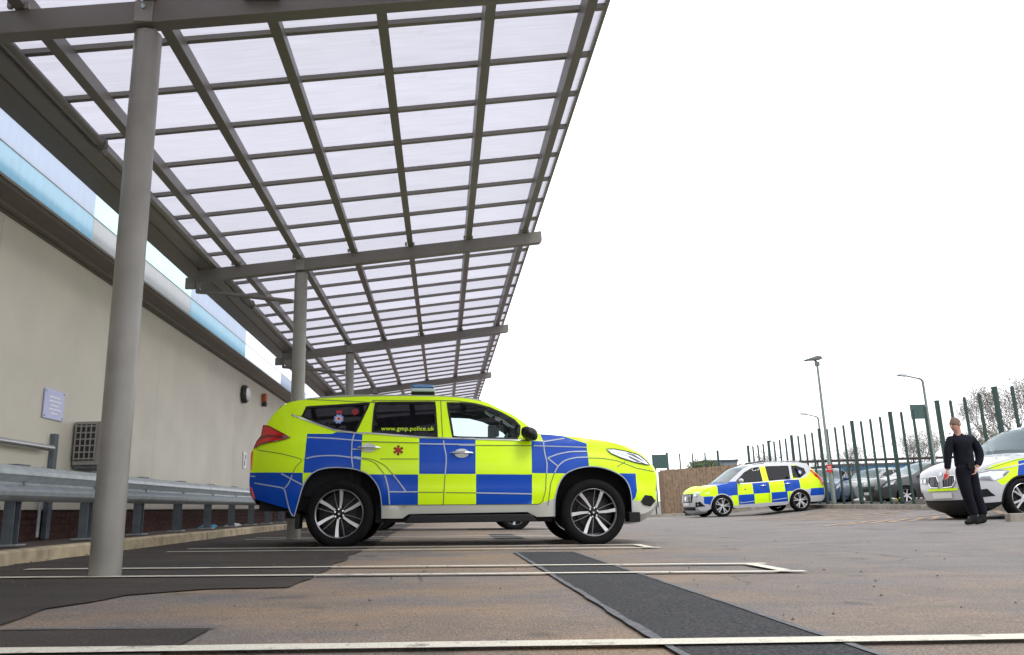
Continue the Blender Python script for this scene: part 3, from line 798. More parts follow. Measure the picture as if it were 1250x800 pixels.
class Car:
    """body skin: side outline (s from the tail, z up) wrapped on a width field W(s, z), closed across by a crowned band"""
    def __init__(c, name, L, W, grid, label, kw):
        c.L, c.W, c.grid = L, W, grid
        c.root = empty(name, label=label, cat='car'); c.kw = kw
    def P(c, s, z, side, d=0.0):
        """point on the skin, d metres outside it"""
        w = c.W(s, z)
        if d:
            e = .01
            gx = (c.W(s + e, z) - c.W(s - e, z)) / (2 * e); gz = (c.W(s, z + e) - c.W(s, z - e)) / (2 * e)
            n = Vector((-gx, 1, -gz)).normalized() * d
            return (s + n.x - c.L / 2, side * (w + n.y), z + n.z)
        return (s - c.L / 2, side * w, z)
    def cdt(c, poly, holes=(), extra=(), grid=None, step=None):
        grid = grid or c.grid; step = step or grid
        V = []; E = []
        for q in [poly] + list(holes) + list(extra):
            r = resample(q, step, True); b = len(V); V += r; E += [(b + i, b + (i + 1) % len(r)) for i in range(len(r))]
        P = np.array(poly)
        x0, z0 = P.min(0); x1, z1 = P.max(0)
        gx = []; j = 0; z = z0 + grid / 2
        while z < z1:
            x = x0 + (grid / 2 if j % 2 else 0)
            while x < x1: gx.append((x, z)); x += grid
            z += grid * .87; j += 1
        if gx:
            G = np.array(gx); G = G[pip(P, G)]
            for h in holes:
                if len(G): G = G[~pip(np.array(h), G)]
            if len(G):
                EP = np.array(V)
                keep = np.array([np.min((EP[:, 0] - g[0]) ** 2 + (EP[:, 1] - g[1]) ** 2) > (grid * .45) ** 2 for g in G])
                V += [tuple(g) for g in G[keep]]
        vo, eo, fo = delaunay_2d_cdt([Vector(v) for v in V], E, [], 0, 1e-5)[:3]
        VA = np.array([tuple(v) for v in vo])
        F = [tuple(f) for f in fo]
        C = np.array([VA[list(f)].mean(0) for f in F])
        k = pip(P, C)
        for h in holes: k &= ~pip(np.array(h), C)
        return VA, [f for f, q in zip(F, k) if q], C[k]
    def skin(c, name, VA, F, mi, mats, side, d=0.0, parent=None, smooth=True, z_in=None):
        idx = {}; vs = []; fs = []
        for f in F:
            if tri_area(VA, f) < 0: f = (f[0], f[2], f[1])
            g = []
            for i in f:
                if i not in idx: idx[i] = len(vs); vs.append(c.P(VA[i][0], VA[i][1], side, d))
                g.append(idx[i])
            fs.append(tuple(g) if side < 0 else (g[0], g[2], g[1]))
        me = bpy.data.meshes.new(name); me.from_pydata(vs, [], fs)
        for m in mats: me.materials.append(m)
        if mi is not None: me.polygons.foreach_set('material_index', mi)
        if smooth: me.polygons.foreach_set('use_smooth', [True] * len(fs))
        me.update()
        return link(name, me, parent or c.root)
    def patch(c, name, poly, m, side, d=.006, parent=None, grid=None, step=None):
        g = grid or max(c.grid, .05)
        VA, F, C = c.cdt(poly, grid=g, step=step or g)
        return c.skin(name, VA, F, None, [m], side, d, parent)
    def ribbon(c, name, line, w, m, side, d=.005, parent=None, closed=False, step=.05):
        p = resample(line, step, closed)
        n = len(p); vs = []
        for i in range(n):
            a = p[i - 1] if (i or closed) else p[0]; b = p[(i + 1) % n] if (i < n - 1 or closed) else p[-1]
            t = Vector((b[0] - a[0], b[1] - a[1]));  t = t.normalized() if t.length > 1e-9 else Vector((1, 0)); q = Vector((-t.y, t.x)) * w / 2
            vs += [c.P(p[i][0] - q.x, p[i][1] - q.y, side, d), c.P(p[i][0] + q.x, p[i][1] + q.y, side, d)]
        m_ = n if closed else n - 1
        fs = [(2 * i, 2 * ((i + 1) % n), 2 * ((i + 1) % n) + 1, 2 * i + 1) for i in range(m_)]
        if side > 0: fs = [f[::-1] for f in fs]
        b = MB(); b.add(vs, fs); return b.build(name, m, parent or c.root, smooth=True, fix=False)
    def build_skin(c, outline, bottom, arches, holes, doors, paint, mats, band, glass_band=()):
        """outline: rear lower -> over the roof -> front lower; bottom: front lower -> rear lower with arches"""
        full = list(outline) + list(bottom)
        allh = list(holes)
        extra = [p for p, _ in paint] + list(doors)
        VA, F, C = c.cdt(full, holes=allh, extra=extra)
        def pm(s, z):
            for poly, k in paint:
                if pip(np.array(poly), np.array([[s, z]]))[0]: return k
            return 0
        mi = np.zeros(len(F), int); done = np.zeros(len(F), bool)
        for poly, k in paint:
            q = pip(np.array(poly), C) & ~done
            mi[q] = k; done |= q
        own = np.full(len(F), -1)
        for i, dpoly in enumerate(doors): own[pip(np.array(dpoly), C) & (own < 0)] = i
        # body = everything that is not a door, both sides, plus the crowned band
        vs = []; fs = []; ms = []; idx = {}
        for side in (-1, 1):
            for f, m_, o_ in zip(F, mi, own):
                if o_ >= 0: continue
                if tri_area(VA, f) < 0: f = (f[0], f[2], f[1])
                g = []
                for i in f:
                    if (i, side) not in idx: idx[(i, side)] = len(vs); vs.append(c.P(VA[i][0], VA[i][1], side))
                    g.append(idx[(i, side)])
                fs.append(tuple(g) if side < 0 else (g[0], g[2], g[1])); ms.append(int(m_))
        NB = 12
        line = resample(outline, min(c.grid, .05))
        rows = []
        for i, (s, z) in enumerate(line):
            a = line[max(i - 1, 0)]; b = line[min(i + 1, len(line) - 1)]
            t = Vector((b[0] - a[0], b[1] - a[1])).normalized(); nrm = Vector((-t.y, t.x))   # outward: left of travel tail->roof->nose
            w = c.W(s, z); cr = band(s, z)
            row = []
            for k in range(NB + 1):
                q = k / NB * 2 - 1
                # denser near the edges
                q = math.sin(q * math.pi / 2)
                h = cr * (1 - abs(q) ** 2.2)
                row.append((s + nrm.x * h - c.L / 2, q * w, z + nrm.y * h))
            rows.append(row)
        base = len(vs)
        for r in rows: vs += r
        gb = {}
        for i in range(len(line) - 1):
            s = (line[i][0] + line[i + 1][0]) / 2; z = (line[i][1] + line[i + 1][1]) / 2
            gk = None
            for nm, s0, s1, z0, z1, gm, kk in glass_band:
                if s0 < s < s1 and z0 < z < z1: gk = (nm, gm, kk)
            for k in range(NB):
                f = (base + i * (NB + 1) + k, base + i * (NB + 1) + k + 1, base + (i + 1) * (NB + 1) + k + 1, base + (i + 1) * (NB + 1) + k)
                if gk and gk[2] <= k < NB - gk[2]: gb.setdefault(gk[0], [gk[1], []])[1].append(f[::-1]); continue
                fs.append(f[::-1])
                cs, cz_ = s, z
                # colour of the livery just inside the outline here
                t = Vector((line[i + 1][0] - line[i][0], line[i + 1][1] - line[i][1])).normalized()
                ms.append(pm(cs + t.y * .02, cz_ - t.x * .02))
        def mk(name, fs_, mats_, mi_=None, parent=None):
            used = sorted({i for f in fs_ for i in f}); mp_ = {u: i for i, u in enumerate(used)}
            me = bpy.data.meshes.new(name); me.from_pydata([vs[u] for u in used], [], [tuple(mp_[i] for i in f) for f in fs_])
            for m_ in mats_: me.materials.append(m_)
            if mi_ is not None: me.polygons.foreach_set('material_index', mi_)
            me.polygons.foreach_set('use_smooth', [True] * len(fs_)); me.update()
            return link(name, me, parent or c.root)
        c.body = mk('body', fs, mats, ms)
        for nm, (gm, ff) in gb.items(): mk(nm, ff, [gm])
        c.doors = {}
        for i in range(len(doors)):
            sel = own == i
            for side in (-1, 1):
                o = c.skin('door', VA, [f for f, q in zip(F, sel) if q], mi[sel].tolist(), mats, side); c.doors[(i, side)] = o
        # collision mesh of the outer skin, for laying things on the nose and tail
        c.bvh = BVHTree.FromPolygons([Vector(v) for v in vs], fs + [f for v_ in gb.values() for f in v_[1]])
    def nose(c, name, poly, m, d=.006, grid=.05, parent=None, tail=False, thick=None):
        """patch laid on the nose (or tail); poly in (y, z)"""
        VA, F, C = c.cdt(poly, grid=grid, step=grid)
        sg = -1 if tail else 1
        vs = []
        for y, z in VA:
            hit = c.bvh.ray_cast(Vector((sg * (c.L / 2 + 2), y, z)), Vector((-sg, 0, 0)))
            p = hit[0] if hit[0] is not None else Vector((sg * (c.L / 2 - .35), y, z))
            n_ = hit[1] if hit[0] is not None else Vector((sg, 0, 0))
            if n_.x * sg < 0: n_ = -n_
            vs.append(p + Vector((sg * d, 0, 0)) + n_ * (d * .3))
        fs = []
        for f in F:
            if tri_area(VA, f) < 0: f = (f[0], f[2], f[1])
            fs.append(tuple(f) if sg > 0 else (f[0], f[2], f[1]))
        b = MB(); b.add(vs, fs); return b.build(name, m, parent or c.root, smooth=True, fix=False)

def arch_pts(s0, z0, r, n=14, a0=-.25, flat=1.0):
    """wheel arch from rear foot to front foot"""
    out = []
    for i in range(n + 1):
        a = math.pi - a0 * 0 - (math.pi) * i / n
        out.append((s0 + r * math.cos(a), z0 + r * flat * math.sin(a)))
    return out

def make_wheel(c, s, y, z, r, rr, side, width, kind, parent=None, spin=0.0):
    """kind: 'six' = six broad machined blades with six thin ones between; 'five' / 'multi' simple alloys"""
    w = link('wheel', None, c.root, (s - c.L / 2, y, z)); w.empty_display_size = .2
    b = MB()
    hw = width / 2
    b.lathe([(rr * .98, -hw * .72), (rr * 1.03, -hw * .95), (rr * 1.12, -hw * 1.02), (r * .86, -hw * 1.04), (r * .955, -hw * .93), (r * .99, -hw * .72), (r, -hw * .4), (r, hw * .4), (r * .99, hw * .72), (r * .955, hw * .93), (r * .86, hw * 1.04), (rr * 1.12, hw * 1.02), (rr * .98, hw * .8)], 48)
    b.build('tyre', M_tyre, w, smooth=True, angle=50)
    o = side * hw                                    # outer face
    b = MB()
    b.lathe([(rr * .97, o * .2), (rr * .955, o * .55), (rr * .97, o * .86), (rr * 1.0, o * .93), (rr * 1.02, o * .90)], 48, mi=0)
    b.lathe([(rr * .93, o * .2), (rr * .9, o * -.3), (0.01, o * -.3)], 32, mi=1)
    ns = 5 if kind == 'five' else 6
    def spoke(a, w0, w1, r0, r1, twist, mi, yo):
        ca = a
        pts = []
        for rad_, ww, tw in ((r0, w0, 0), ((r0 + r1) / 2, (w0 + w1) / 2, twist * .5), (r1, w1, twist)):
            q = ca + tw
            cx, cz_ = rad_ * math.cos(q), rad_ * math.sin(q)
            tx, tz = -math.sin(q), math.cos(q)
            for sgn in (-1, 1): pts.append((cx + tx * ww / 2 * sgn, cz_ + tz * ww / 2 * sgn))
        vs = []
        dep = [.78, .80, .88]
        for i, (x, zz) in enumerate(pts):
            vs.append((x, o * yo * dep[i // 2] , zz))
        for i, (x, zz) in enumerate(pts):
            vs.append((x, o * (yo * dep[i // 2] - .28), zz))
        fs = [(0, 1, 3, 2), (2, 3, 5, 4), (6, 8, 9, 7), (8, 10, 11, 9), (0, 2, 8, 6), (2, 4, 10, 8), (1, 7, 9, 3), (3, 9, 11, 5), (4, 5, 11, 10)]
        b.add(vs, fs, mi)
    if kind == 'six':
        for k in range(6):
            a = spin + k * math.pi / 3
            spoke(a, rr * .085, rr * .155, rr * .22, rr * .96, .10, 0, 1.0)
            spoke(a + math.pi / 6, rr * .04, rr * .022, rr * .15, rr * .96, -.10, 2, .92)
    elif kind == 'five':
        for k in range(5):
            a = spin + k * 2 * math.pi / 5
            for q in (-.13, .13): spoke(a + q, rr * .13, rr * .14, rr * .12, rr * .97, q * .5, 0, 1.0)
    else:
        for k in range(6):
            a = spin + k * math.pi / 3
            spoke(a, rr * .22, rr * .20, rr * .12, rr * .97, 0, 0, 1.0)
    b.build('rim', [M_rim, M_rimd, mat('grey_alloy', (.16, .16, .165), .4, metal=.8)], w, smooth=True, angle=30)
    b = MB()
    b.lathe([(0.001, o * .84), (rr * .10, o * .84), (rr * .13, o * .78), (rr * .26, o * .74), (rr * .27, o * .5)], 24)
    b.build('hub', M_rimd if kind == 'six' else M_rim, w, smooth=True)
    b = MB()
    for k in range(6): 
        a = spin + .3 + k * math.pi / 3
        b.tube([(rr * .19 * math.cos(a), o * .74, rr * .19 * math.sin(a)), (rr * .19 * math.cos(a), o * .80, rr * .19 * math.sin(a))], .010, 6)
    b.build('wheel_nut', M_chrome, w)
    b = MB(); b.lathe([(rr * .30, o * .12), (rr * .68, o * .12), (rr * .68, o * .02)], 32); b.build('brake_disc', M_disc, w, smooth=True)
    b = MB(); b.lathe([(.001, o * .85), (rr * .045, o * .86)], 12); b.build('centre_cap', M_rim, w)
    return w

def wheel_well(c, arch, wout, depth, lip=None, lipw=.02):
    """black liner behind each wheel opening"""
    for side in (-1, 1):
        b = MB(); n = len(arch); vs = []
        for (s, z) in arch:
            w = c.W(s, z) - .002
            vs += [(s - c.L / 2, side * w, z), (s - c.L / 2, side * (w - depth), z)]
        fs = [(2 * i, 2 * i + 1, 2 * i + 3, 2 * i + 2) for i in range(n - 1)]
        fs.append(tuple(2 * i + 1 for i in range(n)))
        b.add(vs, fs); b.build('wheel_arch', M_under, c.root, fix=False)
        if lip: c.ribbon('arch_lip', smooth_line(arch, 1), lipw, lip, side, .006)

def handle(c, s, z, side, parent, length=.23, m=None):
    m = m or M_chrome
    b = MB()
    pts = [c.P(s - length / 2 + length * q, z - .004 * math.sin(q * 3.14), side, [.012, .032, .042, .045, .042, .032, .012][i]) for i, q in enumerate([0, .1, .3, .5, .7, .9, 1])]
    b.tube(pts, [.010, .014, .014, .014, .014, .014, .010], 8)
    return b.build('handle', m, parent, smooth=True)

def plant(root, loc, rz):
    """stand the car on the sloping ground"""
    dx, dy = math.cos(rz), math.sin(rz)
    a = zg(loc[0] + dx * 1.45, loc[1] + dy * 1.45); b = zg(loc[0] - dx * 1.45, loc[1] - dy * 1.45)
    l = zg(loc[0] - dy * .8, loc[1] + dx * .8); r = zg(loc[0] + dy * .8, loc[1] - dx * .8)
    X = Vector((dx * 2.9, dy * 2.9, a - b)).normalized()
    Yv = Vector((-dy * 1.6, dx * 1.6, l - r)); Z = X.cross(Yv).normalized(); Yv = Z.cross(X)
    M = Matrix(((X.x, Yv.x, Z.x), (X.y, Yv.y, Z.y), (X.z, Yv.z, Z.z)))
    root.rotation_euler = M.to_euler()
    root.location = (loc[0], loc[1], (a + b) / 2)
# ---------------------------------------------------------------- the large patrol car by the columns
TR = json.loads('''{"outline":[[0.043,0.525],[-0.013,0.58],[-0.036,0.701],[-0.033,0.797],[-0.031,0.861],[-0.046,1.041],[-0.02,1.09],[0.023,1.167],[0.071,1.228],[0.079,1.35],[0.112,1.363],[0.184,1.49],[0.318,1.611],[0.416,1.635],[0.555,1.654],[0.834,1.678],[1.115,1.692],[1.153,1.692],[1.637,1.702],[2.091,1.702],[2.286,1.691],[2.431,1.674],[2.601,1.64],[2.658,1.62],[2.788,1.552],[2.931,1.486],[3.059,1.397],[3.171,1.309],[3.233,1.248],[3.37,1.244],[3.485,1.23],[3.696,1.215],[3.811,1.199],[3.984,1.178],[4.16,1.141],[4.308,1.078],[4.431,1.026],[4.51,0.975],[4.564,0.905],[4.621,0.856],[4.648,0.799],[4.641,0.671],[4.617,0.586],[4.643,0.515],[4.628,0.445],[4.59,0.389],[4.506,0.347],[4.409,0.332],[4.321,0.363]],"arch_r":[[0.507,0.336],[0.558,0.521],[0.593,0.674],[0.661,0.787],[0.765,0.848],[0.899,0.868],[1.034,0.865],[1.171,0.847],[1.309,0.793],[1.327,0.779],[1.39,0.71],[1.445,0.606],[1.465,0.452],[1.467,0.307]],"arch_f":[[3.407,0.318],[3.404,0.509],[3.446,0.673],[3.526,0.796],[3.655,0.852],[3.799,0.877],[3.942,0.868],[4.086,0.824],[4.218,0.755],[4.277,0.672],[4.306,0.561],[4.319,0.354]],"rear_bottom":[[0.043,0.525],[0.278,0.463],[0.445,0.416],[0.507,0.336]],"sill":[[1.467,0.307],[1.693,0.305],[1.763,0.353],[2.404,0.361],[3.098,0.369],[3.207,0.313],[3.378,0.321]],"quarter":[[0.551,1.557],[1.27,1.609],[1.134,1.266],[0.921,1.297],[0.75,1.361],[0.513,1.455]],"quarter_cover":[[0.399,1.47],[0.448,1.535],[0.481,1.554],[0.551,1.557],[0.513,1.455]],"rglass":[[1.345,1.617],[2.027,1.626],[2.063,1.221],[1.328,1.262],[1.335,1.502]],"fglass":[[2.178,1.619],[2.359,1.613],[2.311,1.617],[2.484,1.608],[2.672,1.562],[2.816,1.497],[2.958,1.416],[3.021,1.345],[3.013,1.25],[2.98,1.192],[2.313,1.208],[2.247,1.219]],"chrome":[[0.399,1.467],[0.581,1.399],[0.894,1.29],[1.132,1.255],[1.322,1.252],[1.853,1.211],[2.134,1.197],[2.501,1.191],[2.511,1.185],[2.737,1.18],[2.951,1.175],[3.151,1.168]],"rdoor":[[1.287,1.624],[1.139,1.247],[1.107,1.169],[1.107,1.056],[1.113,0.973],[1.174,0.959],[1.275,0.955],[1.386,0.909],[1.491,0.781],[1.536,0.62],[1.551,0.459],[2.147,0.452],[2.153,0.621],[2.163,0.795],[2.173,0.945],[2.135,1.142],[2.127,1.214],[2.099,1.641]],"fdoor":[[2.099,1.641],[2.127,1.214],[2.135,1.142],[2.173,0.945],[2.163,0.795],[2.153,0.621],[2.147,0.452],[3.223,0.454],[3.267,0.482],[3.303,0.617],[3.313,0.793],[3.326,0.908],[3.301,1.02],[3.29,1.152],[3.151,1.171],[3.013,1.25],[3.058,1.371],[2.93,1.453],[2.787,1.527],[2.658,1.586],[2.484,1.634],[2.31,1.651],[2.214,1.65]],"blue":[[[0.596,1.246],[0.877,1.247],[0.924,1.268],[1.132,1.252],[1.216,1.241],[1.22,0.863],[1.22,0.805],[0.593,0.806]],[[-0.109,0.82],[0.586,0.806],[0.593,0.674],[0.781,0.295],[-0.087,0.298]],[[1.292,0.788],[1.86,0.787],[1.863,0.454],[1.301,0.45]],[[1.861,1.199],[2.505,1.183],[2.505,0.791],[1.871,0.792]],[[2.511,0.789],[3.15,0.784],[3.147,0.454],[2.514,0.454]],[[3.151,1.171],[3.287,1.164],[3.258,1.258],[3.371,1.266],[3.485,1.24],[3.794,1.139],[3.808,0.793],[3.815,0.791],[3.147,0.8]],[[4.164,0.796],[4.37,0.797],[4.378,0.598],[4.359,0.529],[4.327,0.491],[4.1,0.488]]],"tail":[[0.079,1.35],[0.142,1.34],[0.414,1.197],[0.283,1.164],[0.076,1.136],[-0.018,1.086],[0.023,1.167],[0.071,1.228]],"refl":[[-0.041,1.041],[-0.021,1.069],[-0.013,0.847],[-0.03,0.847]],"refl2":[[-0.027,0.668],[0.004,0.647],[0.054,0.528],[0.019,0.536]],"head":[[4.019,1.074],[4.123,1.075],[4.274,1.048],[4.414,1.015],[4.508,0.953],[4.563,0.897],[4.52,0.899],[4.358,0.925],[4.19,0.972],[4.074,1.02]],"fog":[[4.48,0.554],[4.573,0.543],[4.625,0.487],[4.555,0.424],[4.455,0.443],[4.422,0.487]],"white":[[[1.145,0.454],[3.241,0.45],[3.294,0.481],[3.383,0.509],[3.481,0.509],[3.491,0.14],[1.143,-0.062]],[[4.25,0.49],[4.439,0.494],[4.455,0.557],[4.68,0.558],[4.754,0.217],[4.257,0.225]],[[0.019,0.525],[0.278,0.463],[0.445,0.416],[0.462,0.403],[0.452,0.376],[0.271,0.43],[0.02,0.499]]],"yellowflare":[[4.343,0.487],[4.422,0.494],[4.455,0.557],[4.574,0.578],[4.617,0.572],[4.634,0.522],[4.616,0.487],[4.573,0.543],[4.48,0.554],[4.422,0.484]],"tapes":[[[0.6,1.203],[0.875,1.193],[1.221,1.162]],[[1.125,1.247],[1.107,1.169],[1.107,1.056],[1.113,0.973],[1.136,0.861]],[[0.583,0.952],[0.675,0.983],[0.809,0.996],[0.959,0.994],[1.22,0.959]],[[0.036,1.071],[0.343,1.016],[0.513,0.973],[0.583,0.952],[0.495,0.864],[0.473,0.783],[0.461,0.748],[0.431,0.675],[0.395,0.641]],[[-0.007,0.708],[0.395,0.641],[0.466,0.376],[0.5,0.339]],[[0.348,0.8],[0.462,0.741],[0.593,0.674]],[[-0.025,0.78],[0.036,0.775]],[[1.174,0.959],[1.275,0.955],[1.386,0.909],[1.491,0.781],[1.536,0.62],[1.551,0.459]],[[1.137,0.982],[1.347,0.955],[1.487,0.89],[1.601,0.763],[1.724,0.605]],[[1.541,0.597],[1.864,0.596]],[[1.117,1.07],[1.241,1.068]],[[1.863,1.131],[2.501,1.124]],[[2.134,1.2],[2.142,1.128],[2.172,1.001],[2.173,0.917],[2.161,0.78]],[[2.513,0.582],[3.15,0.569]],[[2.313,1.119],[2.503,1.116]],[[3.148,1.113],[3.793,1.095]],[[3.293,1.157],[3.541,1.199]],[[3.29,1.152],[3.301,1.02],[3.326,0.908],[3.316,0.797]],[[3.335,0.971],[3.444,1.013],[3.588,1.042],[3.79,1.046]],[[3.335,0.968],[3.445,0.877]],[[3.408,0.803],[3.445,0.877],[3.526,0.943],[3.656,0.975],[3.8,0.978]]],"shut":[[[2.163,0.795],[2.153,0.621],[2.147,0.452]],[[3.313,0.793],[3.303,0.617],[3.267,0.482],[3.223,0.454],[1.465,0.452]],[[2.099,1.641],[2.127,1.214]],[[1.217,1.155],[1.862,1.142]],[[1.434,0.959],[1.861,0.959]],[[1.864,0.591],[2.154,0.59]],[[2.171,0.587],[2.513,0.582]],[[2.503,1.116],[3.148,1.113]],[[0.555,1.654],[1.357,1.618],[1.299,1.636],[1.313,1.644],[2.099,1.649],[2.301,1.643],[2.503,1.617],[2.6,1.592]],[[3.787,0.97],[3.967,0.966],[4.142,0.939],[4.385,0.858],[4.619,0.824]],[[4.138,0.869],[4.248,0.933]],[[3.405,0.796],[3.362,0.686],[3.327,0.441]]],"handles":[[[1.159,1.091],[1.435,1.078]],[[2.209,1.029],[2.486,1.019]]],"mirror":[[3.026,1.297],[3.127,1.306],[3.212,1.251],[3.216,1.178],[3.108,1.168],[2.994,1.192],[3.014,1.257]],"rail":[[0.443,1.643],[0.554,1.667],[0.832,1.701],[1.256,1.719],[1.209,1.708],[1.637,1.714],[2.069,1.717],[2.359,1.696],[2.576,1.66]],"bar":[[1.725,1.853],[2.008,1.868],[2.042,1.732],[1.766,1.727]],"crest":[[0.935,1.439],[1.114,1.516]],"ast":[[1.629,1.057]],"text":[[1.424,1.284],[1.928,1.286],[1.927,1.329]],"wheels":[[1.002,0.333],[3.849,0.37]],"rim":[[0.754,0.335],[1.249,0.332],[0.998,0.586],[1.001,0.079]],"contact":[[1.001,-0.002],[3.851,-0.011]],"flap":[[0.52,0.323],[0.567,0.349],[0.58,0.336],[0.546,0.203],[0.513,0.217]],"flapf":[[4.316,0.354],[4.387,0.346],[4.389,0.284],[4.281,0.257],[4.256,0.299]],"vent":[[1.16,1.283],[1.279,1.613],[1.345,1.617],[1.328,1.262]]}''')
NL = 4.78
def near_w0(z):
    if z < .78: w = .9 - .055 * ((.78 - z) / .4) ** 2
    elif z < 1.06: w = .9 - .035 * ((z - .78) / .28) ** 2
    else: w = .865 - .27 * (z - 1.06) - .12 * max(0, z - 1.5) ** 2
    return w
def bumpf(x, c, h, w):
    return h * math.exp(-((x - c) / w) ** 2)
def near_W(s, z):
    w = near_w0(z)
    f = 1.0
    tf = (NL - s) / .95; tr = s / .6
    if tf < 1: f -= .36 * (1 - max(tf, 0)) ** 2.4
    if tr < 1: f -= .22 * (1 - max(tr, 0)) ** 2.4
    # creases: shoulder line, swage low on the doors, wheel arch swells
    w += bumpf(z, 1.135, .014, .035) - bumpf(z, .70, .012, .09)
    for s0 in (1.0, 3.85):
        d = math.hypot(s - s0, z - .36)
        w += bumpf(d, .56, .020, .10) if z < 1.05 else 0
    return w * f
tc = Car('patrol_car', NL, near_W, .06, 'large four-wheel-drive patrol car in yellow and blue checks, side on beneath the canopy', None)
outl = smooth_line(resample([p for i, p in enumerate(TR['outline']) if i not in (17,)], .03), 3)
bot = list(TR['white_front']) + [] if 'white_front' in TR else []
arR = smooth_line(resample(TR['arch_r'], .04), 2); arF = smooth_line(resample(TR['arch_f'], .04), 2)
bottom = [(4.33, .33)] + arF[::-1] + TR['sill'][::-1][1:-1] + arR[::-1] + TR['rear_bottom'][1:-1][::-1]
wins = [TR['quarter'], TR['rglass'], TR['fglass']]
fullwin = [TR['quarter']]
paint = [(TR['yellowflare'], 0)] + [(p, 2) for p in TR['white']] + [(p, 1) for p in TR['blue']]
mats = [M_yel, M_blu, M_sil]
holes = wins
def near_band(s, z):
    if z < 1.0 and s > 3.5: return .13
    if s > 4.3: return .12
    if s < .3: return .10
    if s > 3.2: return .035 + .06 * max(0, (s - 3.8))
    if s > 2.5: return .07
    return .035
doors = [TR['rdoor'], TR['fdoor']]
tc.build_skin(outl, bottom, None, holes, doors, paint, mats, near_band,
              [('windscreen', 2.64, 3.22, 1.26, 1.62, G_screen, 1), ('rear_window', .09, .33, 1.36, 1.60, G_priv, 1)])
wheel_well(tc, arR, .9, .3, M_tape, .012); wheel_well(tc, arF, .9, .3, M_tape, .012)
for side in (-1, 1):
    dr, df = tc.doors[(0, side)], tc.doors[(1, side)]
    dr.name = 'rear_door'; df.name = 'front_door'
    for poly, gm, par in ((TR['quarter'], G_priv, None), (TR['rglass'], G_priv, dr), (TR['fglass'], G_clear, df)):
        g = tc.patch('window', poly, gm, side, -.008, par)
        tc.ribbon('window_seal', poly, .026, M_trim, side, .003, par, closed=True)
    tc.patch('window_decal', TR['quarter_cover'], M_yel, side, .009)
    tc.ribbon('belt_trim', TR['chrome'], .016, M_chrome, side, .010)
    for k, l in enumerate(TR['tapes']):                       # grey tape shows on the blue only; on yellow the seam is a thin dark line
        ln = smooth_line(resample(l, .03), 2)
        on_blue = [any(pip(np.array(p), np.array([q]))[0] for p in TR['blue']) for q in ln]
        i0 = 0
        for i in range(1, len(ln) + 1):
            if i == len(ln) or on_blue[i] != on_blue[i0]:
                seg = ln[i0:min(i + 1, len(ln))]
                if len(seg) > 1:
                    if on_blue[i0]: tc.ribbon('seam_tape', seg, .014, M_tape, side, .0055)
                    else: tc.ribbon('shut_line', seg, .007, M_shut, side, .0055)
                i0 = i
    for k, l in enumerate(TR['shut']): tc.ribbon('shut_line', l, .008, M_shut, side, .0048)
    tl = tc.patch('tail_light', TR['tail'], M_red, side, .014)
    tc.ribbon('lamp_edge', TR['tail'], .014, M_redd, side, .016, tl, closed=True)
    tc.ribbon('lamp_band', [(.05, 1.20), (.15, 1.225), (.38, 1.195)], .03, M_redd, side, .0165, tl)
    tc.patch('reflector', TR["refl"], M_orng, side, .012)
    tc.patch('reflector', TR['refl2'], M_orng, side, .008)
    hl = tc.patch('headlight', TR['head'], M_lampw, side, .010)
    tc.ribbon('lamp_edge', TR['head'], .010, M_trim, side, .013, hl, closed=True)
    tc.patch('lamp_lens', [(4.27, 1.03), (4.36, 1.01), (4.44, .965), (4.50, .925), (4.40, .93), (4.30, .975)], M_lampd, side, .0125, hl)
    tc.ribbon('lamp_bar', [(4.1, 1.045), (4.3, 1.0), (4.5, .915)], .014, M_chrome, side, .015, hl)
    fg = tc.patch('fog_light', TR['fog'], M_trim, side, .012)
    # handles
    for (a, b_), par in zip(TR['handles'], (dr, df)):
        s0, z0 = (a[0] + b_[0]) / 2, (a[1] + b_[1]) / 2
        cup = tc.patch('handle_cup', [(s0 + .085 * math.cos(q), z0 + .052 * math.sin(q)) for q in [2 * math.pi * i / 16 for i in range(16)]], M_sil, side, .006, par, grid=.04)
        handle(tc, s0, z0, side, par, .25)
    # mirror
    b = MB()
    base = Vector(tc.P(3.08, 1.235, side))
    b.tube([base + Vector((.03, 0, -.03)), base + Vector((.04, side * .10, -.03))], .03, 10)
    bm_ = MB()
    n1, n2 = 14, 9
    vs = []
    for i in range(n2 + 1):
        th = math.pi * i / n2
        for j in range(n1):
            ph = 2 * math.pi * j / n1
            x = math.sin(th) * math.cos(ph); z = math.sin(th) * math.sin(ph); y = math.cos(th)
            x = math.copysign(abs(x) ** .75, x); z = math.copysign(abs(z) ** .75, z)
            vs.append(base + Vector((.035 + .095 * x * (1 - .15 * y), side * (.17 + .11 * y), .005 + .075 * z - .02 * x)))
    bm_.add(vs, [(i * n1 + j, i * n1 + (j + 1) % n1, (i + 1) * n1 + (j + 1) % n1, (i + 1) * n1 + j) for i in range(n2) for j in range(n1)])
    mo = bm_.build('side_mirror', M_trim, tc.root, smooth=True, angle=60)
    b.build('mirror_arm', M_trim, mo, smooth=True)
    # roof rail
    rl = TR['rail']; b = MB()
    pts = [tc.P(s, z - .022, side, .0) for s, z in smooth_line(rl, 1)]
    pts = [(p[0], p[1] * .97, p[2] + .012) for p in pts]
    b.tube(pts, .017, 8); b.build('roof_rail', mat('satin_alloy', (.34, .35, .30), .35, metal=.6), tc.root, smooth=True)
    # side step and mud flaps
    b = MB(); y_ = side * .84
    b.prism([(1.72 - NL / 2, .255), (3.2 - NL / 2, .265), (3.14 - NL / 2, .345), (1.78 - NL / 2, .338)], 1, y_ - .09, y_ + .03); b.build('side_step', M_trim, tc.root, bevel=.01)
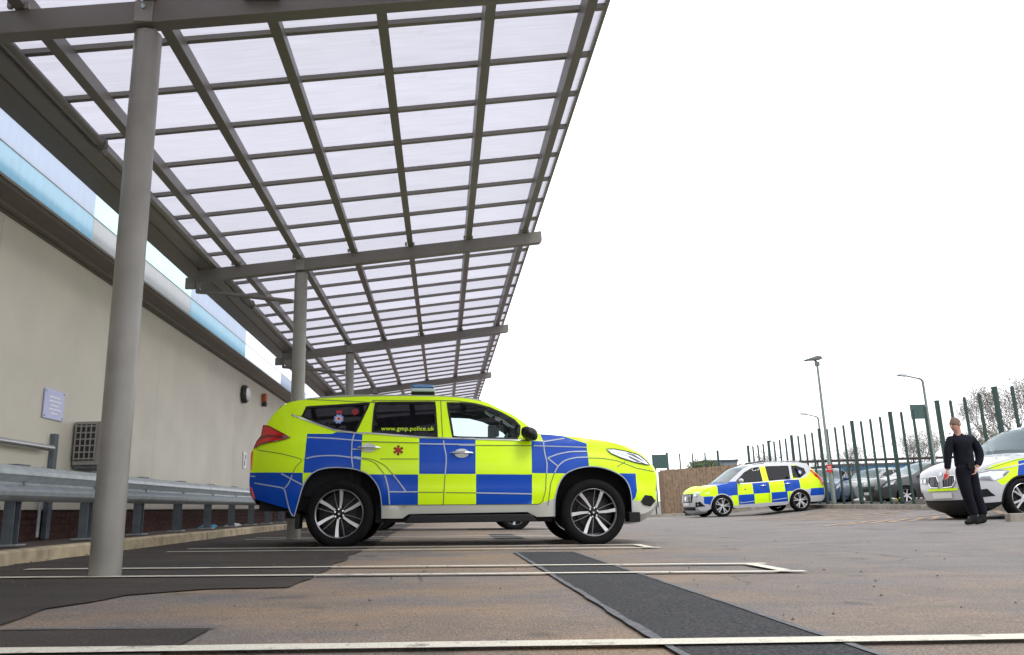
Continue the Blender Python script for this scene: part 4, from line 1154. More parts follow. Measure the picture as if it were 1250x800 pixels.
    for s, z0, z1 in ((.545, .20, .36), (4.33, .25, .36)):
        b = MB(); b.box((s - NL / 2, side * .75, (z0 + z1) / 2), (.05 if s < 2 else .13, .22, z1 - z0)); b.build('mud_flap', M_under, tc.root, bevel=.01)
    # crest and red mark on the quarter window
    (cs, czz), (rs, rz_) = TR['crest']
    star = []
    for i in range(16):
        a = 2 * math.pi * i / 16; r = .060 if i % 2 else .048
        star.append((cs + r * math.cos(a), czz - .018 + r * math.sin(a)))
    cr = tc.patch('crest', star, M_crest_b, side, .004, grid=.03)
    tc.patch('crest_ring', [(cs + .031 * math.cos(2 * math.pi * i / 14), czz - .018 + .031 * math.sin(2 * math.pi * i / 14)) for i in range(14)], M_crest_w, side, .006, cr, grid=.03)
    tc.patch('crest_centre', [(cs + .018 * math.cos(2 * math.pi * i / 10), czz - .018 + .018 * math.sin(2 * math.pi * i / 10)) for i in range(10)], M_crest_r, side, .008, cr, grid=.03)
    tc.patch('crest_crown', [(cs - .03, czz + .045), (cs + .03, czz + .045), (cs + .036, czz + .085), (cs + .014, czz + .068), (cs, czz + .095), (cs - .014, czz + .068), (cs - .036, czz + .085)], M_crest_r, side, .006, cr, grid=.03)
    mk_ = tc.patch('window_mark', [(rs + (.045 if i % 2 else .032) * math.cos(2 * math.pi * i / 12), rz_ - .012 + (.045 if i % 2 else .032) * math.sin(2 * math.pi * i / 12)) for i in range(12)], M_dred, side, .004, grid=.03)
    # asterisk on the rear door
    (as_, az_) = TR['ast'][0]
    def petals(s0, z0, r, w):
        pl = []
        for k in range(6):
            a = math.pi / 6 + k * math.pi / 3
            ca, sa = math.cos(a), math.sin(a)
            pl.append([(s0 - sa * w * .3, z0 + ca * w * .3), (s0 + ca * r - sa * w / 2, z0 + sa * r + ca * w / 2), (s0 + ca * r + sa * w / 2, z0 + sa * r - ca * w / 2), (s0 + sa * w * .3, z0 - ca * w * .3)])
        return pl
    first = None
    for dd, r, w, m_ in ((.0062, .056, .030, M_trim), (.0085, .047, .017, mat('red_print', (.5, .01, .015), .4))):
        VS = []; FS = []
        for pl in petals(as_, az_, r, w):
            b0 = len(VS); VS += [tc.P(s, z, side, dd) for s, z in pl]; FS.append((b0, b0 + 3, b0 + 2, b0 + 1) if side < 0 else (b0, b0 + 1, b0 + 2, b0 + 3))
        b = MB(); b.add(VS, FS); o = b.build('asterisk' if first is None else 'asterisk_fill', m_, dr, fix=False); first = o
# lettering on the rear door window
fc = bpy.data.curves.new('lettering', 'FONT'); fc.body = 'www.gmp.police.uk'; fc.size = .072; fc.extrude = .0006; fc.space_character = 1.06
fc.materials.append(M_yel)
(t0, t1, t2) = TR['text']
for side in (-1, 1):
    fo = link('lettering', fc); dg_ = bpy.context.evaluated_depsgraph_get(); dg_.update()
    fm = bpy.data.meshes.new_from_object(fo.evaluated_get(dg_)); bpy.data.objects.remove(fo)
    fo = link('lettering', fm, tc.root)
    p0 = tc.P(t0[0] if side < 0 else t1[0], t0[1] + .0, side, .010)
    til = math.atan(.27)
    fo.rotation_euler = (math.pi / 2 - til, 0, 0) if side < 0 else (math.pi / 2 - til, 0, math.pi)
    fo.location = p0
# light bar across the roof
lb = link('light_bar', None, tc.root, (1.885 - NL / 2, 0, 1.74))
b = MB(); b.box((0, 0, .02), (.28, 1.12, .05)); b.box((0, .45, -.02), (.1, .06, .06)); b.box((0, -.45, -.02), (.1, .06, .06)); b.build('base', M_trim, lb, bevel=.012)
b = MB(); b.prism([(-.145, .03), (.145, .03), (.14, .075), (-.14, .075)], 1, -.60, .60); b.build('clear_cover', M_clearlens, lb, bevel=.012)
b = MB(); b.prism([(-.14, .0765), (.14, .0765), (.12, .115), (-.12, .118)], 1, -.595, .595); b.build('blue_cover', M_bluelens, lb, bevel=.014)
# wheels: near side spokes as in the photograph
for s, sp in ((1.0, math.radians(24)), (3.85, math.radians(-2))):
    for side in (-1, 1):
        spn = {(-1, 1.0): math.radians(21), (-1, 3.85): math.radians(0)}.get((side, s), .4)
        make_wheel(tc, s, side * .775, .362, .372, .262, side, .25, 'six', spin=spn)
# underside, inside
b = MB(); b.box((0, 0, .36), (2.0, 1.5, .2)); b.box((-1.95, 0, .46), (.7, 1.4, .14)); b.box((1.5, 0, .45), (1.4, .9, .2)); b.box((-1.3, 0, .36), (.9, .7, .22)); b.build('underbody', M_under, tc.root)
b = MB(); b.tube([(-2.2, .35, .34), (-1.2, .35, .32), (.9, .3, .30)], .04, 10); b.build('exhaust_pipe', M_galv_d, tc.root, smooth=True)
def seat(c, s, y, z=.62, m=M_seat, hgt=.62):
    b = MB(); b.box((s - c.L / 2, y, z), (.5, .48, .16)); o = b.build('seat', m, c.root, bevel=.04, smooth=True)
    b = MB(); M = Matrix.Rotation(-.22, 3, 'Y'); b.box((s - .27 - c.L / 2, y, z + hgt / 2), (.13, .46, hgt), M=M); b.build('seat_back', m, o, bevel=.04, smooth=True)
    b = MB(); b.box((s - .36 - c.L / 2, y, z + hgt + .07), (.09, .24, .15)); b.build('headrest', m, o, bevel=.03, smooth=True)
for y_ in (-.38, .38): seat(tc, 2.28, y_, .52, hgt=.55)
seat(tc, 1.45, 0, .55, hgt=.6)
b = MB(); b.prism([(2.95 - NL / 2, .85), (3.4 - NL / 2, .85), (3.36 - NL / 2, 1.17), (3.05 - NL / 2, 1.20), (2.93 - NL / 2, 1.12)], 1, -.74, .74); b.build('dashboard', M_dkteal, tc.root, bevel=.02)
b = MB(); Ms = Matrix.Rotation(.45, 3, 'Y')
b.tube([Ms @ Vector((0, .18 * math.cos(a), .18 * math.sin(a))) for a in [2 * math.pi * i / 20 for i in range(21)]], .016, 8, cap=False); b.tube([(0, 0, 0), (.2, 0, -.1)], .03, 8); b.tube([Ms @ Vector((0, -.17, 0)), Ms @ Vector((0, .17, 0))], .02, 6)
b.build('steering_wheel', M_dkteal, tc.root, smooth=True, loc=(2.83 - NL / 2, -.38, 1.13))
b = MB(); b.box((0, 0, 0), (.03, .22, .06)); b.build('rear_view_mirror', M_trim, tc.root, bevel=.008, loc=(2.86 - NL / 2, 0, 1.46))
b = MB(); b.box((0, 0, 0), (.10, .10, .16)); b.box((.05, .3, .02), (.12, .16, .10)); b.build('camera_box', M_dkteal, tc.root, bevel=.01, loc=(2.75 - NL / 2, .1, 1.36))
b = MB(); b.box((1.1 - NL / 2, 0, .95), (.04, 1.45, .75)); b.box((.75 - NL / 2, 0, .8), (.9, 1.3, .5)); b.build('load_bay', M_seat, tc.root)
# nose and tail
tc.nose('grille', [(-.36, .62), (.36, .62), (.38, .92), (-.38, .92)], M_trim, .003)
for k in range(3): tc.nose('grille_bar', [(-.34, .70 + k * .07), (.34, .70 + k * .07), (.34, .725 + k * .07), (-.34, .725 + k * .07)], M_chrome, .006)
tc.nose('number_plate', [(-.26, .47), (.26, .47), (.26, .58), (-.26, .58)], M_platew, .008)
tc.nose('number_plate', [(-.26, .85), (.26, .85), (.26, .97), (-.26, .97)], M_plate, .008, tail=True)
index_children()
tc.root.rotation_euler = (0, .027, 0)
tc.root.location = (.235, 9.86, -.027 * .235 )
# ---------------------------------------------------------------- generic estate / saloon bodies
def make_W(L, w0, zb, tumble, Rf, kf, Rr, kr, zlow=.75):
    def W(s, z):
        if z < zlow: w = w0 - .06 * ((zlow - z) / .4) ** 2
        elif z < zb: w = w0 - .03 * ((z - zlow) / (zb - zlow)) ** 2
        else: w = w0 - .03 - tumble * (z - zb) - .15 * max(0, z - zb - .45) ** 2
        f = 1.0
        tf = (L - s) / Rf; tr = s / Rr
        if tf < 1: f -= kf * (1 - max(tf, 0)) ** 2.6
        if tr < 1: f -= kr * (1 - max(tr, 0)) ** 2.6
        return (w + bumpf(z, zb - .12, .010, .05)) * f
    return W

def build_car(name, spec, label):
    L = spec['L']
    c = Car(name, L, spec['W'], spec.get('grid', .10), label, None)
    outl = smooth_line(resample(spec['outline'], .04), 2)
    (sr, sf), r, ar, zh = spec['axles'], spec['r'], spec['arch'], spec['r'] - .01
    aR = arch_pts(sr, zh, ar); aF = arch_pts(sf, zh, ar)
    zs = spec['sill']
    aR = [p for p in aR if p[1] > zs]; aF = [p for p in aF if p[1] > zs]
    aR = [(aR[0][0], zs)] + aR[0:] + [(aR[-1][0], zs)]; aF = [(aF[0][0], zs)] + aF + [(aF[-1][0], zs)]
    bottom = aF[::-1] + [(sf - ar - .12, zs - .04), (sr + ar + .12, zs - .04)] + aR[::-1]
    c.build_skin(outl, bottom, None, spec['windows'], spec['doors'], spec['paint'], spec['mats'], spec['band'], spec['glass'])
    wheel_well(c, aR, 0, .32, spec.get('lip'), .03); wheel_well(c, aF, 0, .32, spec.get('lip'), .03)
    for side in (-1, 1):
        for i, n_ in enumerate(spec.get('door_names', ())): c.doors[(i, side)].name = n_
        for poly, k in zip(spec['windows'], spec['window_door']):
            par = c.doors[(k, side)] if k is not None else None
            c.patch('window', poly, spec['side_glass'][0 if k is None else k], side, -.006, par, grid=.12)
            c.ribbon('window_seal', poly, .022, M_trim, side, .003, par, closed=True, step=.1)
        for poly, m in spec.get('side_marks', ()): c.patch('livery_patch', poly, m, side, .007, grid=.12)
        for l, w_, m, nm in spec.get('lines', ()): c.ribbon(nm, l, w_, m, side, .008, step=.1)
        for (s, z), k in spec.get('handles', ()): handle(c, s, z, side, c.doors[(k, side)], .2, spec.get('handle_mat', M_chrome))
        for poly, m, nm in spec.get('lamps', ()): c.patch(nm, poly, m, side, .010, grid=.07)
        ms, mz = spec['mirror']
        base = Vector(c.P(ms, mz, side)); b = MB()
        vs = []
        for i in range(7):
            th = math.pi * i / 6
            for j in range(10):
                ph = 2 * math.pi * j / 10
                vs.append(base + Vector((.02 + .08 * math.sin(th) * math.cos(ph), side * (.16 + .12 * math.cos(th)), .04 + .08 * math.sin(th) * math.sin(ph))))
        b.add(vs, [(i * 10 + j, i * 10 + (j + 1) % 10, (i + 1) * 10 + (j + 1) % 10, (i + 1) * 10 + j) for i in range(6) for j in range(10)])
        b.tube([base + Vector((.02, 0, -.02)), base + Vector((.03, side * .12, -.02))], .025, 8)
        b.build('side_mirror', spec['mirror_mat'], c.root, smooth=True)
        for s in (sr, sf): make_wheel(c, s, side * (spec['track'] / 2), r, r, spec['rr'], side, .23, spec['rim'], spin=random.random())
    b = MB(); b.box(((sr + sf) / 2 - L / 2, 0, .36), (sf - sr - .7, 1.4, .2)); b.box(((sr + sf) / 2 - L / 2, 0, .42), (L - .7, .9, .2)); b.build('underbody', M_under, c.root)
    if spec.get('inside', True):
        for s in spec['seats']:
            for y_ in (-.37, .37): seat(c, s, y_, .58, hgt=.5)
        b = MB(); b.box((spec['dash'] - L / 2, 0, spec['dashz'] - .12), (.35, 1.35, .22)); b.build('dashboard', M_seat, c.root, bevel=.03)
    for poly, m, nm, d in spec.get('nose', ()):
        c.nose(nm, poly, m, d, grid=.06)
        if min(p[0] for p in poly) > .05 or max(p[0] for p in poly) < -.05: c.nose(nm, [(-a, b_) for a, b_ in poly][::-1], m, d, grid=.06)
    return c

# white, yellow and blue estate patrol car by the wooden fence
XL = 4.95
def band_x(s, z):
    if s > 4.6: return .13
    if s < .35: return .10
    return .045 if s < 3 or s > 3.75 else .08
XO = [(.20, .30), (.06, .42), (.0, .62), (.02, .86), (.05, 1.02), (.10, 1.12), (.24, 1.28), (.50, 1.60), (.50, 1.67), (.72, 1.72), (1.1, 1.75), (1.8, 1.776), (2.4, 1.765), (2.75, 1.725), (3.05, 1.62), (3.45, 1.36), (3.78, 1.14), (4.1, 1.11), (4.5, 1.04), (4.78, .95), (4.87, .86), (4.90, .72), (4.93, .55), (4.92, .40), (4.86, .26), (4.70, .21)]
xr, xf = 1.09, 4.08
W_x = make_W(XL, .955, 1.10, .34, .85, .22, .5, .16)
XLIV = [([(3.46, .72), (4.20, .70), (4.20, 1.2), (3.9, 1.2), (3.42, 1.2)], 1), ([(2.22, .72), (2.86, .72), (2.86, 1.10), (2.22, 1.10)], 1), ([(1.03, .73), (1.63, .73), (1.63, 1.16), (1.03, 1.14)], 1),
        ([(2.84, .38), (3.44, .38), (3.44, .72), (2.84, .72)], 1), ([(1.56, .38), (2.18, .38), (2.18, .73), (1.56, .73)], 1), ([(.06, .52), (.70, .52), (.62, .78), (.06, .78)], 1), ([(4.42, .42), (4.72, .50), (4.72, .74), (4.40, .74)], 1),
        ([(3.46, .35), (3.70, .35), (3.70, .72), (3.46, .72)], 2), ([(2.18, .38), (2.84, .38), (2.84, .72), (2.18, .72)], 2), ([(2.86, .72), (3.46, .72), (3.46, 1.12), (2.86, 1.10)], 2), ([(1.63, .73), (2.22, .72), (2.22, 1.12), (1.63, 1.14)], 2),
        ([(1.35, .38), (1.56, .38), (1.56, .73), (1.35, .73)], 2), ([(.0, .78), (.62, .78), (1.03, .73), (1.03, 1.14), (.72, 1.20), (.45, 1.40), (.40, 1.70), (.1, 1.60), (-.1, 1.0)], 2),
        ([(4.2, .70), (4.42, .74), (4.72, .74), (4.95, .86), (4.95, 1.3), (4.2, 1.3)], 2),
        ([(2.20, 1.10), (2.42, 1.10), (2.40, 1.66), (2.18, 1.66)], 2), ([(1.10, 1.14), (1.30, 1.14), (1.10, 1.66), (.98, 1.66)], 2)]
XS = dict(L=XL, W=W_x, outline=XO, axles=(xr, xf), r=.378, arch=.43, sill=.30, rr=.265, track=1.70, rim='five', grid=.09,
    windows=[[(.70, 1.50), (.98, 1.62), (1.16, 1.62), (1.22, 1.20), (.95, 1.19), (.68, 1.34)], [(1.28, 1.63), (2.17, 1.66), (2.19, 1.15), (1.36, 1.17)], [(2.42, 1.66), (2.72, 1.62), (3.02, 1.50), (3.42, 1.22), (3.40, 1.14), (2.44, 1.14)]],
    window_door=[None, 0, 1], side_glass=[G_priv, G_clear], doors=[[(1.50, .42), (2.28, .40), (2.30, 1.70), (1.12, 1.66), (1.20, 1.12), (1.50, .80)], [(2.28, .40), (3.42, .40), (3.50, .80), (3.52, 1.16), (3.02, 1.57), (2.72, 1.69), (2.30, 1.71)]],
    door_names=['rear_door', 'front_door'], paint=XLIV, mats=[M_wht, M_blu, M_yel], band=band_x,
    glass=[('windscreen', 2.78, 3.80, 1.15, 1.73, G_screen, 1), ('rear_window', .2, .50, 1.25, 1.58, G_priv, 1)], lip=M_wht,
    lines=[([(2.28, .42), (2.29, 1.1)], .008, M_shut, 'shut_line'), ([(1.50, .42), (1.50, .80), (1.22, 1.12)], .008, M_shut, 'shut_line'), ([(3.42, .42), (3.50, .80), (3.50, 1.12)], .008, M_shut, 'shut_line'),
           ([(2.84, .47), (3.40, .44), (3.36, .50)], .03, M_tape, 'seam_tape'), ([(1.60, .50), (2.16, .46)], .03, M_tape, 'seam_tape'), ([(1.02, 1.13), (1.36, 1.13), (2.4, 1.11), (3.4, 1.10)], .02, M_chrome, 'belt_trim'),
           ([(.62, .36), (.15, .38)], .05, M_sil, 'bumper_line')],
    handles=[((1.50, 1.00), 0), ((2.46, .99), 1)],
    lamps=[([(.03, .86), (.16, .88), (.20, 1.05), (.36, 1.20), (.50, 1.42), (.42, 1.44), (.22, 1.22), (.06, 1.06)], M_red, 'tail_light')],
    mirror=(3.30, 1.17), mirror_mat=M_wht, seats=(2.35, 1.5), dash=3.3, dashz=1.12,
    nose=[([(-.46, .56), (.46, .56), (.50, .86), (-.50, .86)], M_trim, 'grille', .008), ([(.54, .76), (.78, .78), (.86, .93), (.55, .90)], M_lampw, 'headlight', .010),
          ([(-.55, .28), (.55, .28), (.60, .40), (-.60, .40)], M_trim, 'lower_grille', .008), ([(.62, .40), (.84, .40), (.80, .58), (.66, .56)], M_trim, 'fog_recess', .009),
          ([(-.26, .44), (.26, .44), (.26, .55), (-.26, .55)], M_platew, 'number_plate', .015)])
xc = build_car('patrol_car', XS, 'white, yellow and blue checked estate patrol car parked by the wooden fence')
for i in range(9): xc.nose('grille_bar', [(-.42 + i * .1, .59), (-.40 + i * .1, .59), (-.40 + i * .1, .83), (-.42 + i * .1, .83)], M_chrome, .018)
xc.nose('grille_badge', [(.07 * math.cos(2 * math.pi * i / 12), .71 + .07 * math.sin(2 * math.pi * i / 12)) for i in range(12)], M_chrome, .026, grid=.05)
for side in (-1, 1):
    xc.ribbon('lamp_bar', [(4.66, .84), (4.50, .87)], .02, M_chrome, side, .02)
    xc.patch('crest', [(.90 + .06 * math.cos(2 * math.pi * i / 12), 1.38 + .075 * math.sin(2 * math.pi * i / 12)) for i in range(12)], M_crest_b, side, .006, grid=.05)
    xc.patch('crest_centre', [(.90 + .035 * math.cos(2 * math.pi * i / 10), 1.37 + .04 * math.sin(2 * math.pi * i / 10)) for i in range(10)], M_crest_w, side, .009, grid=.05)
    xc.patch('asterisk', [(3.16 + (.045 if i % 2 else .018) * math.cos(2 * math.pi * i / 12), .90 + (.045 if i % 2 else .018) * math.sin(2 * math.pi * i / 12)) for i in range(12)], M_dred, side, .007, grid=.04)
    b = MB(); b.tube([(s - XL / 2, side * .62, z) for s, z in ((.75, 1.76), (1.2, 1.81), (2.2, 1.815), (2.6, 1.77))], .016, 8); b.build('roof_rail', M_csil, xc.root, smooth=True)
lbx = link('light_bar', None, xc.root, (2.2 - XL / 2, 0, 1.83))
b = MB(); b.box((0, 0, -.01), (.26, 1.1, .05)); b.build('base', M_trim, lbx, bevel=.015)
b = MB(); b.box((0, 0, .035), (.24, 1.12, .04)); b.build('cover', mat('smoked_lens', (.05, .05, .07), .15, coat=1), lbx, bevel=.015)

# white patrol car with the small blue side panels, nose towards the person
BL = 4.89
def band_b(s, z):
    if s > 4.55: return .12
    if s < .35: return .10
    return .045 if s < 2.9 or s > 3.65 else .08
BO = [(.22, .32), (.06, .42), (.0, .62), (.02, .86), (.06, 1.02), (.12, 1.14), (.36, 1.55), (.34, 1.62), (.6, 1.69), (1.1, 1.735), (1.8, 1.762), (2.4, 1.75), (2.72, 1.70), (3.0, 1.60), (3.35, 1.38), (3.72, 1.165), (4.05, 1.14), (4.45, 1.075), (4.70, 1.01), (4.81, .94), (4.845, .80), (4.88, .62), (4.87, .42), (4.80, .28), (4.62, .22)]
br_, bf_ = 1.10, 4.03
W_b = make_W(BL, .96, 1.08, .34, .8, .20, .5, .16)
BLIV = [([(2.4, .74), (3.56, .74), (3.75, .79), (4.10, .80), (4.00, 1.06), (3.5, 1.12), (2.4, 1.12)], 1),
        ([(4.10, .79), (4.44, .64), (4.52, .73), (4.36, .79), (4.22, .89), (4.50, .935), (4.66, .96), (4.48, 1.03), (4.0, 1.10), (3.6, 1.13), (3.8, 1.05), (4.04, .95)], 2), ([(1.8, .74), (2.4, .74), (2.4, 1.2), (1.8, 1.2)], 2)]
BS = dict(L=BL, W=W_b, outline=BO, axles=(br_, bf_), r=.375, arch=.43, sill=.30, rr=.27, track=1.70, rim='five', grid=.08,
    windows=[[(.62, 1.50), (.95, 1.60), (1.14, 1.60), (1.22, 1.20), (.95, 1.18), (.74, 1.28)], [(1.26, 1.61), (2.15, 1.645), (2.17, 1.15), (1.34, 1.17)], [(2.24, 1.645), (2.66, 1.61), (2.98, 1.49), (3.38, 1.22), (3.36, 1.14), (2.26, 1.14)]],
    window_door=[None, 0, 1], side_glass=[G_priv, G_clear], doors=[[(1.50, .42), (2.22, .40), (2.22, 1.68), (1.10, 1.64), (1.20, 1.12), (1.50, .80)], [(2.22, .40), (3.36, .40), (3.44, .80), (3.46, 1.16), (2.98, 1.55), (2.68, 1.665), (2.22, 1.69)]],
    door_names=['rear_door', 'front_door'], paint=BLIV + [([(-.2, .1), (5.2, .1), (5.2, .345), (-.2, .345)], 3)], mats=[M_wht, M_blu, M_yel, M_trim], band=band_b,
    glass=[('windscreen', 2.74, 3.74, 1.18, 1.70, G_screen, 1), ('rear_window', .14, .36, 1.2, 1.54, G_priv, 1)], lip=M_trim,
    lines=[([(3.74, 1.115), (4.10, 1.07), (4.45, 1.00), (4.68, .945)], .010, M_shut, 'shut_line'), ([(4.34, .875), (4.78, .865)], .028, M_lampd, 'lamp_brow'), ([(4.46, .815), (4.56, .81)], .055, M_lampd, 'lamp_lens'), ([(4.64, .80), (4.72, .795)], .055, M_lampd, 'lamp_lens'), ([(4.26, .895), (4.55, .928), (4.80, .893)], .014, M_chrome, 'lamp_edge'), ([(2.22, .42), (2.22, 1.1)], .008, M_shut, 'shut_line'), ([(3.36, .42), (3.44, .80), (3.44, 1.12)], .008, M_shut, 'shut_line'), ([(3.3, 1.00), (3.9, 1.00), (4.25, .96), (4.55, .92)], .020, M_wht, 'seam_tape'), ([(1.2, 1.13), (2.4, 1.11), (3.36, 1.10)], .02, M_trim, 'belt_trim')],
    handles=[((1.50, 1.00), 0), ((2.42, .99), 1)],
    lamps=[([(.03, .90), (.24, .92), (.34, 1.04), (.10, 1.10)], M_red, 'tail_light'), ([(4.24, .885), (4.55, .915), (4.78, .885), (4.82, .77), (4.58, .735), (4.40, .79)], M_lampw, 'headlight')],
    mirror=(3.26, 1.17), mirror_mat=M_wht, seats=(2.3, 1.45), dash=3.25, dashz=1.14,
    nose=[([(.07, .66), (.30, .67), (.38, .76), (.36, .88), (.12, .88), (.06, .78)], M_trim, 'kidney_grille', .010), ([(-.44, .60), (.44, .60), (.42, .648), (-.42, .648)], M_yel, 'livery_strip', .012),
          ([(.43, .74), (.74, .75), (.76, .87), (.46, .87)], M_lampd, 'headlight', .010), ([(.48, .765), (.57, .765), (.57, .845), (.48, .845)], M_lampw, 'lamp_lens', .016), ([(.63, .765), (.71, .765), (.71, .845), (.63, .845)], M_lampw, 'lamp_lens', .016),
          ([(-.62, .29), (.62, .29), (.70, .42), (-.70, .42)], M_trim, 'lower_grille', .008), ([(.68, .44), (.88, .46), (.86, .60), (.72, .58)], M_trim, 'air_intake', .012),
          ([(-.27, .46), (.27, .46), (.27, .57), (-.27, .57)], M_platew, 'number_plate', .016)])
bw = build_car('patrol_car', BS, 'white patrol car with yellow and blue wing panels, behind the standing person')
for sy in (-1, 1):
    for poly in ([(.07, .66), (.30, .67), (.38, .76), (.36, .88), (.12, .88), (.06, .78)],):
        p2 = [(sy * a, b_) for a, b_ in poly]
        rng_ = resample(p2, .03, True)
        pts = []
        for a, b_ in rng_:
            hit = bw.bvh.ray_cast(Vector((5, a, b_)), Vector((-1, 0, 0)))[0]
            pts.append((hit.x + .014, a, b_))
        pts.append(pts[0])
        b = MB(); b.tube(pts, .012, 6, cap=False); b.build('grille_surround', M_chrome, bw.root, smooth=True)
    for k in range(6):
        a = .12 + k * .04
        bw.nose('grille_bar', [(sy * a - .006, .69), (sy * a + .006, .69), (sy * a + .006, .86), (sy * a - .006, .86)], M_csil, .014, grid=.05)
bw.nose('bonnet_badge', [(.04 * math.cos(2 * math.pi * i / 10), .925 + .04 * math.sin(2 * math.pi * i / 10)) for i in range(10)], M_lampw, .01, grid=.03)
lbb = link('light_bar', None, bw.root, (2.2 - BL / 2, 0, 1.82))
b = MB(); b.box((0, 0, -.01), (.26, 1.1, .05)); b.build('base', M_trim, lbb, bevel=.015)
b = MB(); b.box((0, 0, .04), (.24, 1.12, .05)); b.build('cover', M_bluelens, lbb, bevel=.015)

# plain hatchback, copied for the cars behind the fence
HL_ = 4.3
def band_h(s, z):
    if s > 4.0: return .14
    if s < .3: return .10
    return .045 if s < 2.3 or s > 3.3 else .08
HO = [(.20, .30), (.06, .40), (.0, .58), (.02, .80), (.08, .98), (.30, 1.30), (.42, 1.40), (.9, 1.45), (1.6, 1.47), (2.1, 1.44), (2.5, 1.33), (2.95, 1.08), (3.2, .98), (3.7, .91), (4.05, .82), (4.22, .68), (4.27, .52), (4.24, .34), (4.12, .22)]
W_h = make_W(HL_, .89, .95, .36, .8, .26, .5, .18, .68)
def hatch_spec(m):
    return dict(L=HL_, W=W_h, outline=HO, axles=(.80, 3.42), r=.315, arch=.36, sill=.26, rr=.21, track=1.56, rim='multi', grid=.12,
    windows=[[(.62, 1.28), (1.0, 1.36), (1.75, 1.38), (1.76, 1.0), (.80, 1.03)], [(1.84, 1.38), (2.10, 1.35), (2.42, 1.24), (2.80, 1.03), (2.80, .98), (1.85, .99)]],
    window_door=[0, 1], side_glass=[G_priv, G_clear], doors=[[(1.05, .36), (1.80, .34), (1.80, 1.41), (.60, 1.36), (.72, .98), (1.1, .75)], [(1.80, .34), (2.90, .36), (2.98, .70), (2.96, 1.0), (2.42, 1.28), (2.10, 1.39), (1.80, 1.41)]],
    door_names=['rear_door', 'front_door'], paint=[], mats=[m], band=band_h,
    glass=[('windscreen', 2.15, 3.12, 1.0, 1.43, G_screen, 1), ('rear_window', .1, .40, 1.05, 1.38, G_priv, 1)], lip=None,
    lines=[([(1.80, .36), (1.80, .98)], .010, M_trim, 'shut_line'), ([(2.92, .36), (2.97, .98)], .010, M_trim, 'shut_line')], handles=[((1.2, .88), 0), ((1.98, .87), 1)], handle_mat=m,
    lamps=[([(.03, .82), (.22, .84), (.30, 1.0), (.10, 1.02)], M_red, 'tail_light'), ([(4.20, .60), (3.85, .72), (3.75, .84), (4.02, .80)], M_lampw, 'headlight')],
    mirror=(2.75, 1.0), mirror_mat=m, seats=(1.8, .95), dash=2.75, dashz=1.0,
    nose=[([(-.4, .48), (.4, .48), (.45, .66), (-.45, .66)], M_trim, 'grille', .008), ([(-.26, .36), (.26, .36), (.26, .46), (-.26, .46)], M_platew, 'number_plate', .014)])
def ray_at(px, y_, Y):
    pass
hd = build_car('parked_car', hatch_spec(M_gry), 'dark grey hatchback broadside behind the green fence, left of the white patrol car')
hb = build_car('parked_car', hatch_spec(M_cblu), 'dark blue hatchback behind the green fence next to the lamp post')
hs = build_car('parked_car', hatch_spec(M_csil), 'silver car with pale windscreen behind the green fence, beyond the dark grey hatchback')
index_children()
hl_ = copy_tree(hd.root); hl_['label'] = 'dark car behind the large patrol car, only a front wheel showing beneath it'
hr_ = copy_tree(hs.root); hr_['label'] = 'silver car behind the fence, just left of the white patrol car bonnet'
hg_ = copy_tree(hd.root); hg_['label'] = 'dark grey car far behind the fence at the right edge, above the white bonnet'
plant(xc.root, (10.86, 27.20), math.radians(184)); xc.root.scale = (.95, .95, .95)
plant(bw.root, (12.32, 15.0), math.radians(184))
plant(hl_, (.10, 16.1), 0.0)
def place(o, x, y, z, rz): o.location = (x, y, z); o.rotation_euler = (0, 0, rz)
place(hd.root, 17.6, 27.6, .02, math.radians(178))
place(hb.root, 15.6, 31.5, .02, math.radians(235))
place(hs.root, 19.3, 34.0, .05, math.radians(200))
place(hr_, 22.0, 31.0, .02, math.radians(168))
place(hg_, 22.5, 24.0, .35, math.radians(180))

# ---------------------------------------------------------------- green fence
M_green = mat('dark_green_paint', (.006, .036, .029), .5, noise=.15, nscale=5)
M_greenp = mat('green_sign_back', (.03, .075, .07), .5, noise=.1)
def fence(name, pts, label, top=2.72, bars=3, rails=True):
    root = empty(name, (pts[0][0], pts[0][1], 0), label=label, cat='fence')
    inv = Matrix.Translation((-pts[0][0], -pts[0][1], 0))
    pm_ = None; bm_ = None
    for i, (x, y) in enumerate(pts):
        if pm_ is None:
            b = MB(); b.box((0, 0, 1.35), (.09, .09, 2.7)); b.box((0, 0, 2.705), (.10, .10, .02)); b.box((0, 0, .02), (.16, .16, .03)); o = b.build('post', M_green, root, bevel=.008); pm_ = o.data
        else: o = link('post', pm_, root)
        o.matrix_parent_inverse = inv; o.location = (x, y, .06)
        if i + 1 < len(pts):
            x2, y2 = pts[i + 1]
            for k in range(1, bars + 1):
                q = k / (bars + 1)
                if bm_ is None:
                    b = MB(); b.prism([(-.027, -.027), (.027, -.027), (.027, .027), (-.027, .027)], 2, .05, 2.62); b.box((0, 0, 2.63), (.03, .03, .03)); o = b.build('bar', M_green, root); bm_ = o.data
                else: o = link('bar', bm_, root)
                o.matrix_parent_inverse = inv; o.location = (x + (x2 - x) * q, y + (y2 - y) * q, .06)
            if rails:
                for z in (.16,):
                    b = MB(); b.tube([(x, y, z), (x2, y2, z)], .016, 4); b.build('rail', M_green, root).matrix_parent_inverse = inv
    return root
ys_f = [12.4, 14.6, 17.06, 19.47, 21.95, 24.45, 27.05, 29.7, 32.3, 35.0]
fence('green_fence', [(fence_x(y) , y) for y in ys_f], 'tall dark green fence of thick posts and thinner bars along the kerb')
fence('green_fence', [(13.6, 38.0), (11.2, 38.6), (8.8, 39.2), (6.4, 39.8)], 'far stretch of green fence bars rising behind the wooden fence', rails=False)

